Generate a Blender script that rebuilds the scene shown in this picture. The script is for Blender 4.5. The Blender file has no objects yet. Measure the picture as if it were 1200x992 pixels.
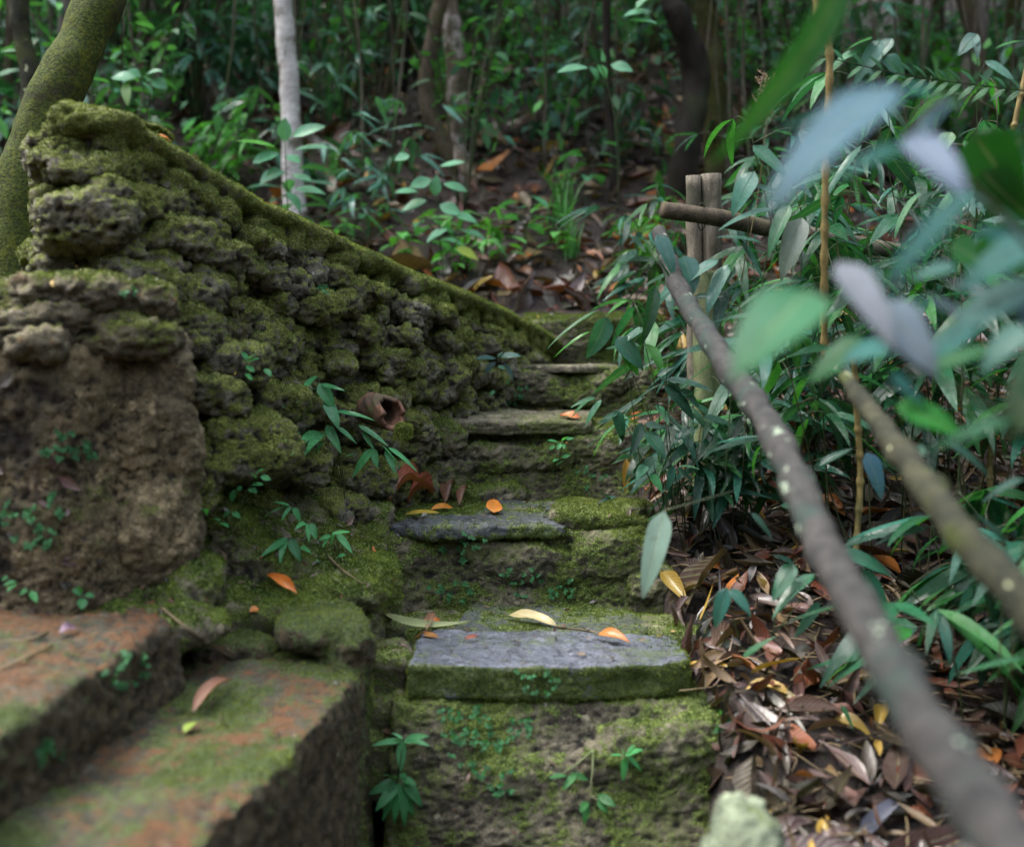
import bpy, bmesh, math, time
import numpy as np
from mathutils import Vector
T0 = time.time()
SC = bpy.context.scene
COL = SC.collection
F = 1333.0; PITCH = math.atan(96/1333.0)
RS = np.random.RandomState

# ---------------------------------------------------------------- basics
def P(px, py, D):
    """point on the sight line of photo pixel (px,py) at forward distance D"""
    a = (px-600)/F; b = (496-py)/F
    c, s = math.cos(PITCH), math.sin(PITCH)
    dy = c + b*s; dz = -s + b*c
    k = D/dy
    return np.array([a*k, D, dz*k])

def norm(v):
    v = np.asarray(v, float)
    return v/np.maximum(np.linalg.norm(v, axis=-1, keepdims=True), 1e-9)

_perm = RS(7).permutation(4096)
_grad = norm(RS(8).normal(size=(4096, 3)))
def noise3(p):
    """gradient noise, p (N,3) -> about -1..1"""
    p = np.asarray(p, float)
    i = np.floor(p).astype(np.int64); f = p-i
    u = f*f*f*(f*(f*6-15)+10)
    out = 0
    for dx in (0, 1):
        for dy in (0, 1):
            for dz in (0, 1):
                h = _perm[(_perm[(_perm[(i[:,0]+dx) & 4095]+i[:,1]+dy) & 4095]+i[:,2]+dz) & 4095]
                g = _grad[h]
                d = g[:,0]*(f[:,0]-dx)+g[:,1]*(f[:,1]-dy)+g[:,2]*(f[:,2]-dz)
                w = (u[:,0] if dx else 1-u[:,0])*(u[:,1] if dy else 1-u[:,1])*(u[:,2] if dz else 1-u[:,2])
                out = out+w*d
    return out*1.6
def fbm(p, f, o=4, g=.5):
    p = np.asarray(p)*f; a = 1; s = 0; t = 0
    for k in range(o):
        s = s+a*noise3(p+17.3*k); t += a; a *= g; p = p*2.03
    return s/t
def ridged(p, f, o=3):
    p = np.asarray(p)*f; a = 1; s = 0; t = 0
    for k in range(o):
        s = s+a*(1-2*np.abs(noise3(p+9.1*k))); t += a; a *= .5; p = p*2.1
    return s/t
def sstep(a, b, x):
    t = np.clip((np.asarray(x, float)-a)/(b-a), 0, 1); return t*t*(3-2*t)

ORG = {}
def make_mesh(name, V, faces, cols=None, uvs=None, attrs=None, smooth=True):
    """faces: list of int arrays (M,k). cols (N,3). uvs (N,2)."""
    me = bpy.data.meshes.new(name)
    V = np.asarray(V, np.float32)
    me.vertices.add(len(V)); me.vertices.foreach_set('co', V.ravel())
    faces = [np.asarray(f, np.int32) for f in faces if len(f)]
    li = np.concatenate([f.ravel() for f in faces])
    tot = np.concatenate([np.full(len(f), f.shape[1], np.int32) for f in faces])
    st = np.concatenate([[0], np.cumsum(tot)[:-1]]).astype(np.int32)
    me.loops.add(len(li)); me.loops.foreach_set('vertex_index', li)
    me.polygons.add(len(tot)); me.polygons.foreach_set('loop_start', st)
    me.polygons.foreach_set('loop_total', tot)
    me.polygons.foreach_set('use_smooth', np.full(len(tot), smooth))
    if cols is not None:
        a = me.color_attributes.new('Col', 'FLOAT_COLOR', 'POINT')
        c = np.ones((len(V), 4), np.float32); c[:, :3] = cols
        a.data.foreach_set('color', c.ravel())
    if uvs is not None:
        u = me.uv_layers.new(name='UVMap')
        u.data.foreach_set('uv', np.asarray(uvs, np.float32)[li].ravel())
    for k, v in (attrs or {}).items():
        a = me.attributes.new(k, 'FLOAT', 'POINT'); a.data.foreach_set('value', np.asarray(v, np.float32))
    me.update(); me.validate()
    return me

def link(name, me, mat=None, parent=None, org=None):
    """me is in world coordinates; it is re-based on org (top level) or on its parent"""
    o = bpy.data.objects.new(name, me); COL.objects.link(o)
    if parent is not None:
        porg = np.array(ORG[parent.name])
        me.transform(__import__('mathutils').Matrix.Translation(-Vector(porg)))
        o.parent = parent; ORG[o.name] = porg
    else:
        org = np.zeros(3) if org is None else np.asarray(org, float)
        me.transform(__import__('mathutils').Matrix.Translation(-Vector(org)))
        o.location = org; ORG[o.name] = org
    if mat: 
        me.materials.clear(); me.materials.append(mat)
    return o
def tag(o, label=None, cat=None, group=None, kind=None):
    if label and not 4 <= len(label.split()) <= 16: print('LABEL', len(label.split()), label)
    if label: o['label'] = label
    if cat: o['category'] = cat
    if group: o['group'] = group
    if kind: o['kind'] = kind
    return o
def thing(name, label, cat, org, group=None):
    o = bpy.data.objects.new(name, None); COL.objects.link(o)
    o.empty_display_size = .05
    o.location = org; ORG[o.name] = np.asarray(org, float)
    return tag(o, label, cat, group)
def copy_thing(src, loc, rz=0, sc=1, tilt=(0, 0)):
    def cp(s, par):
        c = s.copy(); COL.objects.link(c)
        if par is not None: c.parent = par
        for ch in s.children: cp(ch, c)
        return c
    c = cp(src, None)
    c.location = loc; c.rotation_euler = (tilt[0], tilt[1], rz); c.scale = (sc, sc, sc)
    for k in ('label', 'group'):
        if k in c: del c[k]
    ORG[c.name] = np.asarray(loc, float)
    return c

# ---------------------------------------------------------------- nodes
class NT:
    def __init__(s, name, world=None):
        if world: s.m = world
        else: s.m = bpy.data.materials.new(name)
        s.m.use_nodes = True; s.t = s.m.node_tree
        s.t.nodes.clear()
    def n(s, typ, **kw):
        nd = s.t.nodes.new(typ)
        for k, v in kw.items():
            if k.startswith('_'): setattr(nd, k[1:], v)
        for k, v in kw.items():
            if k.startswith('_'): continue
            key = int(k[1:]) if k[0] == 'i' and k[1:].isdigit() else k.replace('__', ' ')
            if isinstance(v, bpy.types.NodeSocket): s.t.links.new(v, nd.inputs[key])
            else:
                if isinstance(v, (tuple, list)) and len(v) == 3 and nd.inputs[key].type == 'RGBA': v = (*v, 1)
                nd.inputs[key].default_value = v
        return nd
    def noise(s, vec, scale, detail=4, rough=.55, dist=0):
        return s.n('ShaderNodeTexNoise', Vector=vec, Scale=scale, Detail=detail, Roughness=rough, Distortion=dist).outputs[0]
    def mix(s, f, a, b, mode='MIX'):
        nd = s.t.nodes.new('ShaderNodeMix'); nd.data_type = 'RGBA'; nd.blend_type = mode
        for k, v in ((0, f), (6, a), (7, b)):
            if isinstance(v, bpy.types.NodeSocket): s.t.links.new(v, nd.inputs[k])
            else: nd.inputs[k].default_value = v if not isinstance(v, (tuple, list)) or len(v) == 4 else (*v, 1)
        return nd.outputs[2]
    def rng(s, v, a, b, c=0., d=1.):
        nd = s.n('ShaderNodeMapRange', i0=v, i1=a, i2=b, i3=c, i4=d); nd.interpolation_type = 'SMOOTHSTEP'; return nd.outputs[0]
    def math(s, op, a, b=0.):
        return s.n('ShaderNodeMath', _operation=op, i0=a, i1=b).outputs[0]
    def attr(s, name, out=2):
        nd = s.t.nodes.new('ShaderNodeAttribute'); nd.attribute_name = name; return nd.outputs[out]
    def bump(s, h, dist, strength=1., nrm=None):
        kw = dict(Height=h, Distance=dist, Strength=strength)
        if nrm is not None: kw['Normal'] = nrm
        return s.n('ShaderNodeBump', **kw).outputs[0]
    def out(s, sh):
        o = s.t.nodes.new('ShaderNodeOutputMaterial'); s.t.links.new(sh, o.inputs[0]); return s.m

def pos(m): return m.n('ShaderNodeNewGeometry').outputs[0]
def objco(m): return m.n('ShaderNodeTexCoord').outputs[3]

def rock_mat(name, s1, s2, acc, m1, m2, acc_lo=.58, acc_hi=.72, moss_bias=0., rough=.85, bumpd=.009, moss_rough=.95, damp=.35, top_acc=False, side=None):
    """weathered stone: two stone tones, an accent stain, two moss tones laid on by the vertex attribute 'moss'"""
    m = NT(name); p = pos(m)
    n1 = m.noise(p, 7, 6, .6); n2 = m.noise(p, 38, 5, .65); n3 = m.noise(p, 170, 4, .7); n4 = m.noise(p, 2.6, 3, .5); n5 = m.noise(p, 620, 2, .6)
    c = m.mix(m.rng(n1, .35, .65), s1, s2)
    c = m.mix(m.rng(n2, .42, .66, 0, .85), c, tuple(x*.32 for x in s1), 'MIX')
    c = m.mix(m.rng(m.noise(p, 300, 3, .7), .55, .68, 0, .55), c, tuple(min(1, x*2.1+.02) for x in s2))
    nz_ = m.n('ShaderNodeSeparateXYZ', Vector=m.n('ShaderNodeNewGeometry').outputs[1]).outputs[2]
    am = m.rng(m.math('ADD', m.noise(p, 4.4, 3, .55, .6), m.math('MULTIPLY', m.math('SUBTRACT', m.noise(p, 42, 6, .75), .5), 1.25)), acc_lo, acc_hi, 0, .85)
    if top_acc: am = m.math('MULTIPLY', am, m.rng(nz_, .25, .75))
    c = m.mix(am, c, acc)
    if side: c = m.mix(m.rng(nz_, .75, .35), c, m.mix(m.rng(n2, .4, .62), side, tuple(x*.35 for x in side)))
    c = m.mix(m.rng(m.noise(p, 26, 3, .6), .62, .72, 0, .55), c, tuple(min(1, x*1.9+.03) for x in s2))   # pale lichen flecks
    g = m.mix(m.rng(m.noise(p, 19, 5, .65), .38, .62), m1, m2)
    g = m.mix(m.rng(n3, .35, .7, 0, .75), tuple(x*.4 for x in m1), g)
    g = m.mix(m.rng(n5, .52, .68, 0, .7), g, tuple(min(1, x*2.2) for x in m2))
    a = m.attr('moss')
    t = m.math('ADD', m.math('MULTIPLY', m.math('SUBTRACT', n2, .5), 1.2), m.math('MULTIPLY', m.math('SUBTRACT', n3, .5), 1.2))
    mk = m.rng(m.math('ADD', m.math('ADD', a, t), moss_bias), .38, .62)
    c = m.mix(mk, c, g)
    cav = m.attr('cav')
    c = m.mix(m.rng(cav, 0., 1., 0., .92), c, m.mix(.7, (.012, .010, .008), tuple(x*.12 for x in s1)))  # crevice shade painted into the colour; also carries dark soil on the buttress
    hh = m.math('ADD', m.math('MULTIPLY', n2, 1.6), m.math('ADD', m.math('MULTIPLY', n3, .9), m.math('MULTIPLY', n5, .35)))
    b = m.bump(hh, bumpd, 1.)
    r = m.rng(mk, 0, 1, rough, moss_rough)
    r = m.math('SUBTRACT', r, m.math('MULTIPLY', m.rng(m.noise(p, 90, 3, .6), .45, .62), damp))
    r = m.math('MAXIMUM', r, .22)
    bs = m.n('ShaderNodeBsdfPrincipled', Base__Color=c, Roughness=r, Normal=b)
    bs.inputs['Specular IOR Level'].default_value = .5
    return m.out(bs.outputs[0])

def leaf_mat(name, rough=.3, vein=.25, trans=.25, veins='par', spots=.2, spec=.5, bd=.0012, wet=0):
    m = NT(name); c = m.attr('Col', 0)
    uv = m.n('ShaderNodeUVMap').outputs[0]
    sx = m.n('ShaderNodeSeparateXYZ', Vector=uv); u, v = sx.outputs[0], sx.outputs[1]
    mid = m.rng(m.math('ABSOLUTE', u), 0., .09, 1., 0.)
    if veins == 'par': ph = m.math('MULTIPLY', u, 60.)
    else: ph = m.math('MULTIPLY', m.math('SUBTRACT', v, m.math('MULTIPLY', m.math('ABSOLUTE', u), .28)), 75.)
    w = m.math('SINE', ph)
    p = objco(m)
    nz = m.noise(p, 55, 4, .6); nb = m.noise(p, 14, 3, .6)
    col = m.mix(m.rng(w, .2, 1., 0., vein*.8), c, m.mix(.5, c, (.3, .36, .16)))
    col = m.mix(m.math('MULTIPLY', mid, vein*1.6), col, m.mix(.45, c, (.5, .5, .25)))
    col = m.mix(m.rng(nb, .35, .7, 0, .5), col, m.mix(1., c, (.55, .55, .5), 'MULTIPLY'))
    if spots: col = m.mix(m.rng(nz, .66, .74, 0., spots), col, (.10, .06, .025))
    h = m.math('ADD', m.math('MULTIPLY', w, .22), m.math('ADD', m.math('MULTIPLY', nz, .9), m.math('MULTIPLY', mid, -1.)))
    b = m.bump(h, bd, .8)
    r = m.rng(nz, .3, .7, max(.08, rough-.1), rough+.15)
    bs = m.n('ShaderNodeBsdfPrincipled', Base__Color=col, Roughness=r, Normal=b)
    bs.inputs['Specular IOR Level'].default_value = spec
    if wet:
        bs.inputs['Coat Weight'].default_value = wet; bs.inputs['Coat Roughness'].default_value = .12
    if veins == 'par' and spec > .3:
        bs.inputs['Coat Weight'].default_value = .25; bs.inputs['Coat Roughness'].default_value = .08
    if not trans: return m.out(bs.outputs[0])
    tr = m.n('ShaderNodeBsdfTranslucent', Color=m.mix(1., col, (1.7, 1.9, .7), 'MULTIPLY'))
    mx = m.n('ShaderNodeMixShader', i0=trans, i1=bs.outputs[0], i2=tr.outputs[0])
    return m.out(mx.outputs[0])

def bark_mat(name, c1, c2, acc, moss=None, mossamt=.5, scale=1., rough=.85, bd=.004, spot=None, zs=.25):
    m = NT(name); p = pos(m)
    mp = m.n('ShaderNodeMapping', Vector=p); mp.inputs['Scale'].default_value = (1, 1, zs); q = mp.outputs[0]
    n1 = m.noise(q, 22*scale, 6, .65); n2 = m.noise(p, 5*scale, 4, .6); n3 = m.noise(p, 120*scale, 4, .7)
    c = m.mix(m.rng(n1, .35, .65), c1, c2)
    c = m.mix(m.rng(n2, .5, .62), c, acc)
    c = m.mix(m.rng(n3, .35, .7, 0, .5), c, tuple(x*.35 for x in c1))
    if spot: c = m.mix(m.rng(m.noise(p, 17*scale, 2, .5, .3), .68, .70), c, spot)
    if moss:
        k = m.rng(m.noise(p, 6*scale, 5, .65), .56-mossamt*.3, .56-mossamt*.3+.14)
        g = m.mix(m.rng(n3, .35, .68), tuple(x*.3 for x in moss), moss)
        g = m.mix(m.rng(m.noise(p, 30*scale, 3, .6), .5, .7, 0, .6), g, (moss[0]*1.6, moss[1]*1.15, moss[2]*.8))
        c = m.mix(k, c, g)
    b = m.bump(m.math('ADD', n1, m.math('MULTIPLY', n3, .7)), bd, 1.)
    bs = m.n('ShaderNodeBsdfPrincipled', Base__Color=c, Roughness=rough, Normal=b)
    bs.inputs['Specular IOR Level'].default_value = .3
    return m.out(bs.outputs[0])

def moss_mat(name, m1, m2, m3):
    m = NT(name); p = pos(m)
    c = m.mix(m.rng(m.noise(p, 14, 5, .65), .38, .62), m1, m2)
    c = m.mix(m.rng(m.noise(p, 5, 4, .6), .5, .7), c, m3)
    c = m.mix(m.rng(m.noise(p, 420, 2, .5), .3, .7, 0, .6), c, tuple(x*.35 for x in m1))
    d = m.n('ShaderNodeBsdfPrincipled', Base__Color=c, Roughness=.9)
    d.inputs['Specular IOR Level'].default_value = .15
    t = m.n('ShaderNodeBsdfTranslucent', Color=c)
    return m.out(m.n('ShaderNodeMixShader', i0=.3, i1=d.outputs[0], i2=t.outputs[0]).outputs[0])

M = {}
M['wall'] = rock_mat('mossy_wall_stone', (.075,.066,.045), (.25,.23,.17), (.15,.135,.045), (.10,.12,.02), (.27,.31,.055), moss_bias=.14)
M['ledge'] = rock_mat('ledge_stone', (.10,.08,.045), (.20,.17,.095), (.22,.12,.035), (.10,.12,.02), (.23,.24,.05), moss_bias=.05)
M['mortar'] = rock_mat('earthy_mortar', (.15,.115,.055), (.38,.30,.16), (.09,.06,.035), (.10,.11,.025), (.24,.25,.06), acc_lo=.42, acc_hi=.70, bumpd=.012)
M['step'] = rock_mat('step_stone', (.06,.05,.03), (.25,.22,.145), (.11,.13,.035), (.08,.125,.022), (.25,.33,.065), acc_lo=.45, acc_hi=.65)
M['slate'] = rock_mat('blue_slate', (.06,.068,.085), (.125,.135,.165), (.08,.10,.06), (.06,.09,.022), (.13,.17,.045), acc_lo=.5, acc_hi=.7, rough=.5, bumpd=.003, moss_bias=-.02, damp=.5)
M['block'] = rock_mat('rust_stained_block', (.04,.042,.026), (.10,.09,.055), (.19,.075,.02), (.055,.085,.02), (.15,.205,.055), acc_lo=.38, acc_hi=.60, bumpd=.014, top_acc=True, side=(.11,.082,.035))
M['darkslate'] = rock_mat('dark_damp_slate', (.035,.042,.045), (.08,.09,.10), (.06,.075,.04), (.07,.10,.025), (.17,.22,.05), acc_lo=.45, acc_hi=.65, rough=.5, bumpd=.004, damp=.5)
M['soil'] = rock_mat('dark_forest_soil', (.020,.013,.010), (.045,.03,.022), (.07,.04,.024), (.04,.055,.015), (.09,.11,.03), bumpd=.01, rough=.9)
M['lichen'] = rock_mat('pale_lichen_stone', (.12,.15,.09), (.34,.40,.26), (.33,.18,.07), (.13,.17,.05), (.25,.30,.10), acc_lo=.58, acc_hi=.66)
M['leaf'] = leaf_mat('glossy_leaf', .22, .25, .25, 'par', .2, .42)
M['broad'] = leaf_mat('broad_leaf', .36, .25, .3, 'pin', .12, .45)
M['dead'] = leaf_mat('dead_leaf', .42, .5, .08, 'pin', .7, .45, .0015, wet=.35)
M['near'] = leaf_mat('bluish_leaf', .34, .35, .2, 'par', .3, .28)
M['stem'] = bark_mat('green_stem', (.03,.05,.018), (.055,.075,.03), (.08,.06,.03), rough=.5, bd=.0005)
M['drystem'] = bark_mat('dry_stem', (.14,.10,.055), (.25,.19,.10), (.09,.08,.03), rough=.7, bd=.001)
M['cane'] = bark_mat('yellow_cane', (.17,.13,.045), (.33,.25,.09), (.10,.09,.03), rough=.55, bd=.001, scale=2)
M['pole'] = bark_mat('grey_pole_bark', (.028,.028,.027), (.075,.07,.063), (.035,.055,.045), rough=.7, bd=.006, spot=(.34,.42,.30), scale=1.9, zs=.6)
M['poleg'] = bark_mat('lichened_pole_bark', (.02,.022,.012), (.055,.055,.028), (.055,.07,.015), rough=.8, bd=.006, spot=(.45,.48,.28), scale=1.4, zs=.6)
M['wood'] = bark_mat('bare_weathered_wood', (.11,.092,.068), (.27,.235,.175), (.09,.085,.055), rough=.8, bd=.002, scale=2, zs=.12)
M['greenwood'] = bark_mat('algae_green_wood', (.11,.14,.06), (.24,.28,.13), (.20,.19,.11), rough=.8, bd=.002, scale=2, zs=.12)
M['log'] = bark_mat('brown_log', (.05,.038,.026), (.13,.10,.065), (.10,.09,.04), rough=.8, bd=.003, zs=.6, scale=1.5)
M['mosstree'] = bark_mat('moss_clad_bark', (.025,.02,.010), (.05,.042,.018), (.04,.035,.012), moss=(.075,.105,.008), mossamt=.8, bd=.012, zs=.4)
M['white'] = bark_mat('white_bark', (.62,.57,.54), (.92,.90,.88), (.22,.19,.13), rough=.7, bd=.008, scale=1.6, zs=1.6)
M['blotch'] = bark_mat('blotched_bark', (.12,.095,.065), (.26,.21,.16), (.60,.53,.49), moss=(.07,.09,.02), mossamt=.1, scale=1.2)
M['dark'] = bark_mat('dark_bark', (.016,.013,.010), (.035,.028,.02), (.03,.035,.015), scale=.6)
M['olive'] = bark_mat('olive_bark', (.05,.04,.02), (.10,.08,.04), (.09,.10,.03), moss=(.07,.08,.015), mossamt=.4, scale=.7)
M['pink'] = bark_mat('pinkish_bark', (.20,.165,.145), (.42,.36,.33), (.11,.11,.08), scale=.7)
M['moss'] = moss_mat('moss_fuzz', (.07,.115,.02), (.25,.33,.055), (.15,.17,.03))
M['mossb'] = moss_mat('moss_fuzz_bright', (.14,.19,.035), (.30,.37,.08), (.22,.27,.05))
M['clay'] = bark_mat('terracotta', (.14,.065,.04), (.24,.13,.085), (.10,.075,.05), moss=(.10,.13,.04), mossamt=.15, bd=.002, scale=2)

# ---------------------------------------------------------------- leaves
def prof(kind, t):
    if kind == 'lance': return np.where(t < .24, np.sin(np.clip(t/.24, 0, 1)*np.pi/2)**.65, np.clip(1-np.clip((t-.24)/.76, 0, 1)**2.1, 0, 1)**.95)
    if kind == 'ovate': return np.where(t < .42, np.sin(np.clip(t/.42, 0, 1)*np.pi/2)**.9, 1-np.clip((t-.42)/.58, 0, 1)**1.9)
    if kind == 'heart': return np.where(t < .18, (t/.18)**.35*.9, np.maximum(np.cos((t-.18)/.82*np.pi/2), 0)**.8)
    if kind == 'blade': return (1-t)**.6*np.minimum(1, t*8+.3)
    return np.sin(np.pi*t)
class Leaves:
    def __init__(s): s.r = []
    def add(s, p, d, n, L, W, bend=.3, fold=.15, col=(.03,.12,.05), curl=0., wav=.0):
        d = norm(d); n = np.asarray(n, float); n = n-d*np.dot(n, d)
        if np.linalg.norm(n) < 1e-3: n = np.cross(d, (1, 0, 0))
        s.r.append((*p, *d, *norm(n), L, W, bend, fold, curl, wav, *col))
    def bulk(s, p, d, n, L, W, bend, fold, col, curl=0, wav=0):
        N = len(p); d = norm(d); n = n-d*np.sum(n*d, 1, keepdims=True); n = norm(n)
        c = lambda a: np.broadcast_to(np.asarray(a, float), (N,))[:, None]
        s.r.extend(map(tuple, np.hstack([p, d, n, c(L), c(W), c(bend), c(fold), c(curl), c(wav), np.broadcast_to(col, (N, 3))])))
    def data(s, kind='lance', nt=8, ns=3, seed=0):
        A = np.array(s.r); N = len(A); rs = RS(seed)
        p, d, n = A[:, 0:3], A[:, 3:6], A[:, 6:9]; L, W, bend, fold, curl, wav = A[:, 9:15].T; col = A[:, 15:18]
        side = np.cross(d, n)
        t = np.linspace(0, 1, nt)**.9; u = np.linspace(-1, 1, ns)
        b = np.where(np.abs(bend) < 1e-3, 1e-3, bend)
        ang = b[:, None]*t
        cd = (np.sin(ang)/b[:, None])*L[:, None]; cn = -((1-np.cos(ang))/b[:, None])*L[:, None]
        nd, nn = np.sin(ang), np.cos(ang)
        w = np.maximum(prof(kind, t), .03)
        ca = curl[:, None, None]*u[None, None, :]
        hw = (W[:, None, None]/2)*w[None, :, None]
        f = fold[:, None, None]
        su = u[None, None, :]
        lat = hw*np.where(np.abs(curl[:, None, None]) > .05, np.sin(ca)/np.where(np.abs(curl[:, None, None]) > .05, curl[:, None, None], 1), su)*np.cos(f)
        up = hw*(np.abs(su)*np.sin(f)+np.where(np.abs(curl[:, None, None]) > .05, (1-np.cos(ca))/np.where(np.abs(curl[:, None, None]) > .05, curl[:, None, None], 1), 0))
        ph = rs.uniform(0, 6.28, (N, 1, 1)); fr = rs.uniform(5, 11, (N, 1, 1))
        up = up+wav[:, None, None]*W[:, None, None]*np.sin(fr*t[None, :, None]+ph+su*1.7)*(.35+.65*np.abs(su))
        E = lambda x: x[:, None, None, :]
        V = E(p)+cd[..., None, None]*E(d)+cn[..., None, None]*E(n)+lat[..., None]*E(side)+up[..., None]*(nn[:, :, None, None]*E(n)+nd[:, :, None, None]*E(d))
        V = V.reshape(-1, 3)
        C = np.repeat(col, nt*ns, 0)
        uv = np.tile(np.stack(np.meshgrid(u, t), -1).reshape(-1, 2), (N, 1))
        i, j = np.meshgrid(np.arange(nt-1), np.arange(ns-1), indexing='ij')
        q = (i*ns+j).ravel(); fq = np.stack([q, q+1, q+ns+1, q+ns], 1)
        Fq = (fq[None]+(np.arange(N)*nt*ns)[:, None, None]).reshape(-1, 4)
        return V, Fq, C, uv
    def mesh(s, name, kind='lance', nt=8, ns=3, seed=0):
        V, Fq, C, uv = s.data(kind, nt, ns, seed)
        return make_mesh(name, V, [Fq], C, uv)

# ---------------------------------------------------------------- tubes
def catmull(pts, n):
    pts = np.asarray(pts, float)
    if len(pts) == 2: t = np.linspace(0, 1, n)[:, None]; return pts[0]*(1-t)+pts[1]*t
    q = np.vstack([2*pts[0]-pts[1], pts, 2*pts[-1]-pts[-2]])
    seg = len(pts)-1; T = np.linspace(0, seg, n); k = np.minimum(T.astype(int), seg-1); t = (T-k)[:, None]
    a, b, c, d = q[k], q[k+1], q[k+2], q[k+3]
    return .5*((2*b)+(-a+c)*t+(2*a-5*b+4*c-d)*t**2+(-a+3*b-3*c+d)*t**3)
def tube(pts, rad, n=12, sides=6, cap=True, noise=0., nf=20., seed=0):
    c = catmull(pts, n); rad = np.interp(np.linspace(0, 1, n), np.linspace(0, 1, len(np.atleast_1d(rad))), np.atleast_1d(rad)) if np.size(rad) > 1 else np.full(n, float(np.ravel(rad)[0]))
    tan = norm(np.gradient(c, axis=0))
    ref = np.array([0, 0, 1.]) if abs(tan[0, 2]) < .9 else np.array([1., 0, 0])
    u = norm(np.cross(tan[0], ref)); U = [u]
    for k in range(1, n):
        u = u-tan[k]*np.dot(u, tan[k]); u = norm(u); U.append(u)
    U = np.array(U); W = np.cross(tan, U)
    a = np.linspace(0, 2*np.pi, sides, endpoint=False)
    V = c[:, None]+rad[:, None, None]*(np.cos(a)[None, :, None]*U[:, None]+np.sin(a)[None, :, None]*W[:, None])
    if noise:
        Vf = V.reshape(-1, 3); o = norm(Vf-np.repeat(c, sides, 0)); h = fbm(Vf+seed*3.7, nf, 4)
        V = (Vf+o*h[:, None]*noise).reshape(V.shape)
    i, j = np.meshgrid(np.arange(n-1), np.arange(sides), indexing='ij')
    q = np.stack([i*sides+j, i*sides+(j+1) % sides, (i+1)*sides+(j+1) % sides, (i+1)*sides+j], -1).reshape(-1, 4)
    V = V.reshape(-1, 3); fs = [q]
    if cap:
        V = np.vstack([V, c[0], c[-1]]); k = len(V); a0 = np.arange(sides)
        fs.append(np.stack([np.full(sides, k-2), (a0+1) % sides, a0], 1))
        fs.append(np.stack([np.full(sides, k-1), (n-1)*sides+a0, (n-1)*sides+(a0+1) % sides], 1))
    return V, fs
def join(parts):
    Vs, q, t, o = [], [], [], 0
    for V, fs in parts:
        Vs.append(V)
        for f in fs: (q if f.shape[1] == 4 else t).append(np.asarray(f)+o)
        o += len(V)
    out = []
    if q: out.append(np.vstack(q))
    if t: out.append(np.vstack(t))
    return np.vstack(Vs), out
def tubes_mesh(name, parts):
    V, fs = join(parts); return make_mesh(name, V, fs)

# ---------------------------------------------------------------- rocks
def superell(c, h, e=.55, rot=(0, 0, 0), nu=20, nv=12, jit=.0, seed=0):
    th = np.linspace(-np.pi/2, np.pi/2, nv+1)[1:-1]; ph = np.linspace(-np.pi, np.pi, nu, endpoint=False)
    sp = lambda x, k: np.sign(x)*np.abs(x)**k
    T, Pp = np.meshgrid(th, ph, indexing='ij')
    V = np.stack([sp(np.cos(T), e)*sp(np.cos(Pp), e), sp(np.cos(T), e)*sp(np.sin(Pp), e), sp(np.sin(T), e)], -1).reshape(-1, 3)
    V = np.vstack([V, [[0, 0, -1], [0, 0, 1]]])*np.asarray(h)
    from mathutils import Euler
    R = np.array(Euler(rot).to_matrix()); V = V@R.T
    if jit: V = V*(1+jit*fbm(V*1.0+seed*7.7, 1/max(h), 2)[:, None])
    V = V+np.asarray(c)
    m = nv-1; i, j = np.meshgrid(np.arange(m-1), np.arange(nu), indexing='ij')
    q = np.stack([i*nu+j, i*nu+(j+1) % nu, (i+1)*nu+(j+1) % nu, (i+1)*nu+j], -1).reshape(-1, 4)
    k = m*nu; a = np.arange(nu)
    t1 = np.stack([np.full(nu, k), (a+1) % nu, a], 1); t2 = np.stack([np.full(nu, k+1), (m-1)*nu+a, (m-1)*nu+(a+1) % nu], 1)
    return V, [q, np.vstack([t1, t2])]
def prism(poly, zt, zb):
    """poly [(x,y)], counter-clockwise; zt scalar or per-vertex top heights; fan-triangulated (convex-ish)"""
    n = len(poly); zt = np.broadcast_to(zt, (n,)); zb = np.broadcast_to(zb, (n,))
    poly = np.asarray(poly, float)
    top = np.column_stack([poly, zt]); bot = np.column_stack([poly, zb])
    V = np.vstack([top, bot, top.mean(0), bot.mean(0)])
    a = np.arange(n); b = (a+1) % n
    q = np.stack([a, a+n, b+n, b], 1)
    t = np.vstack([np.stack([np.full(n, 2*n), a, b], 1), np.stack([np.full(n, 2*n+1), b+n, a+n], 1)])
    return V, [q, t]
def loft(top, bot, zt, zb):
    n = len(top); V = np.vstack([np.column_stack([top, np.broadcast_to(zt, (n,))]), np.column_stack([bot, np.broadcast_to(zb, (n,))])])
    V = np.vstack([V, V[:n].mean(0), V[n:].mean(0)]); a = np.arange(n); b = (a+1) % n
    return V, [np.stack([a, a+n, b+n, b], 1), np.vstack([np.stack([np.full(n, 2*n), a, b], 1), np.stack([np.full(n, 2*n+1), b+n, a+n], 1)])]
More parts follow.
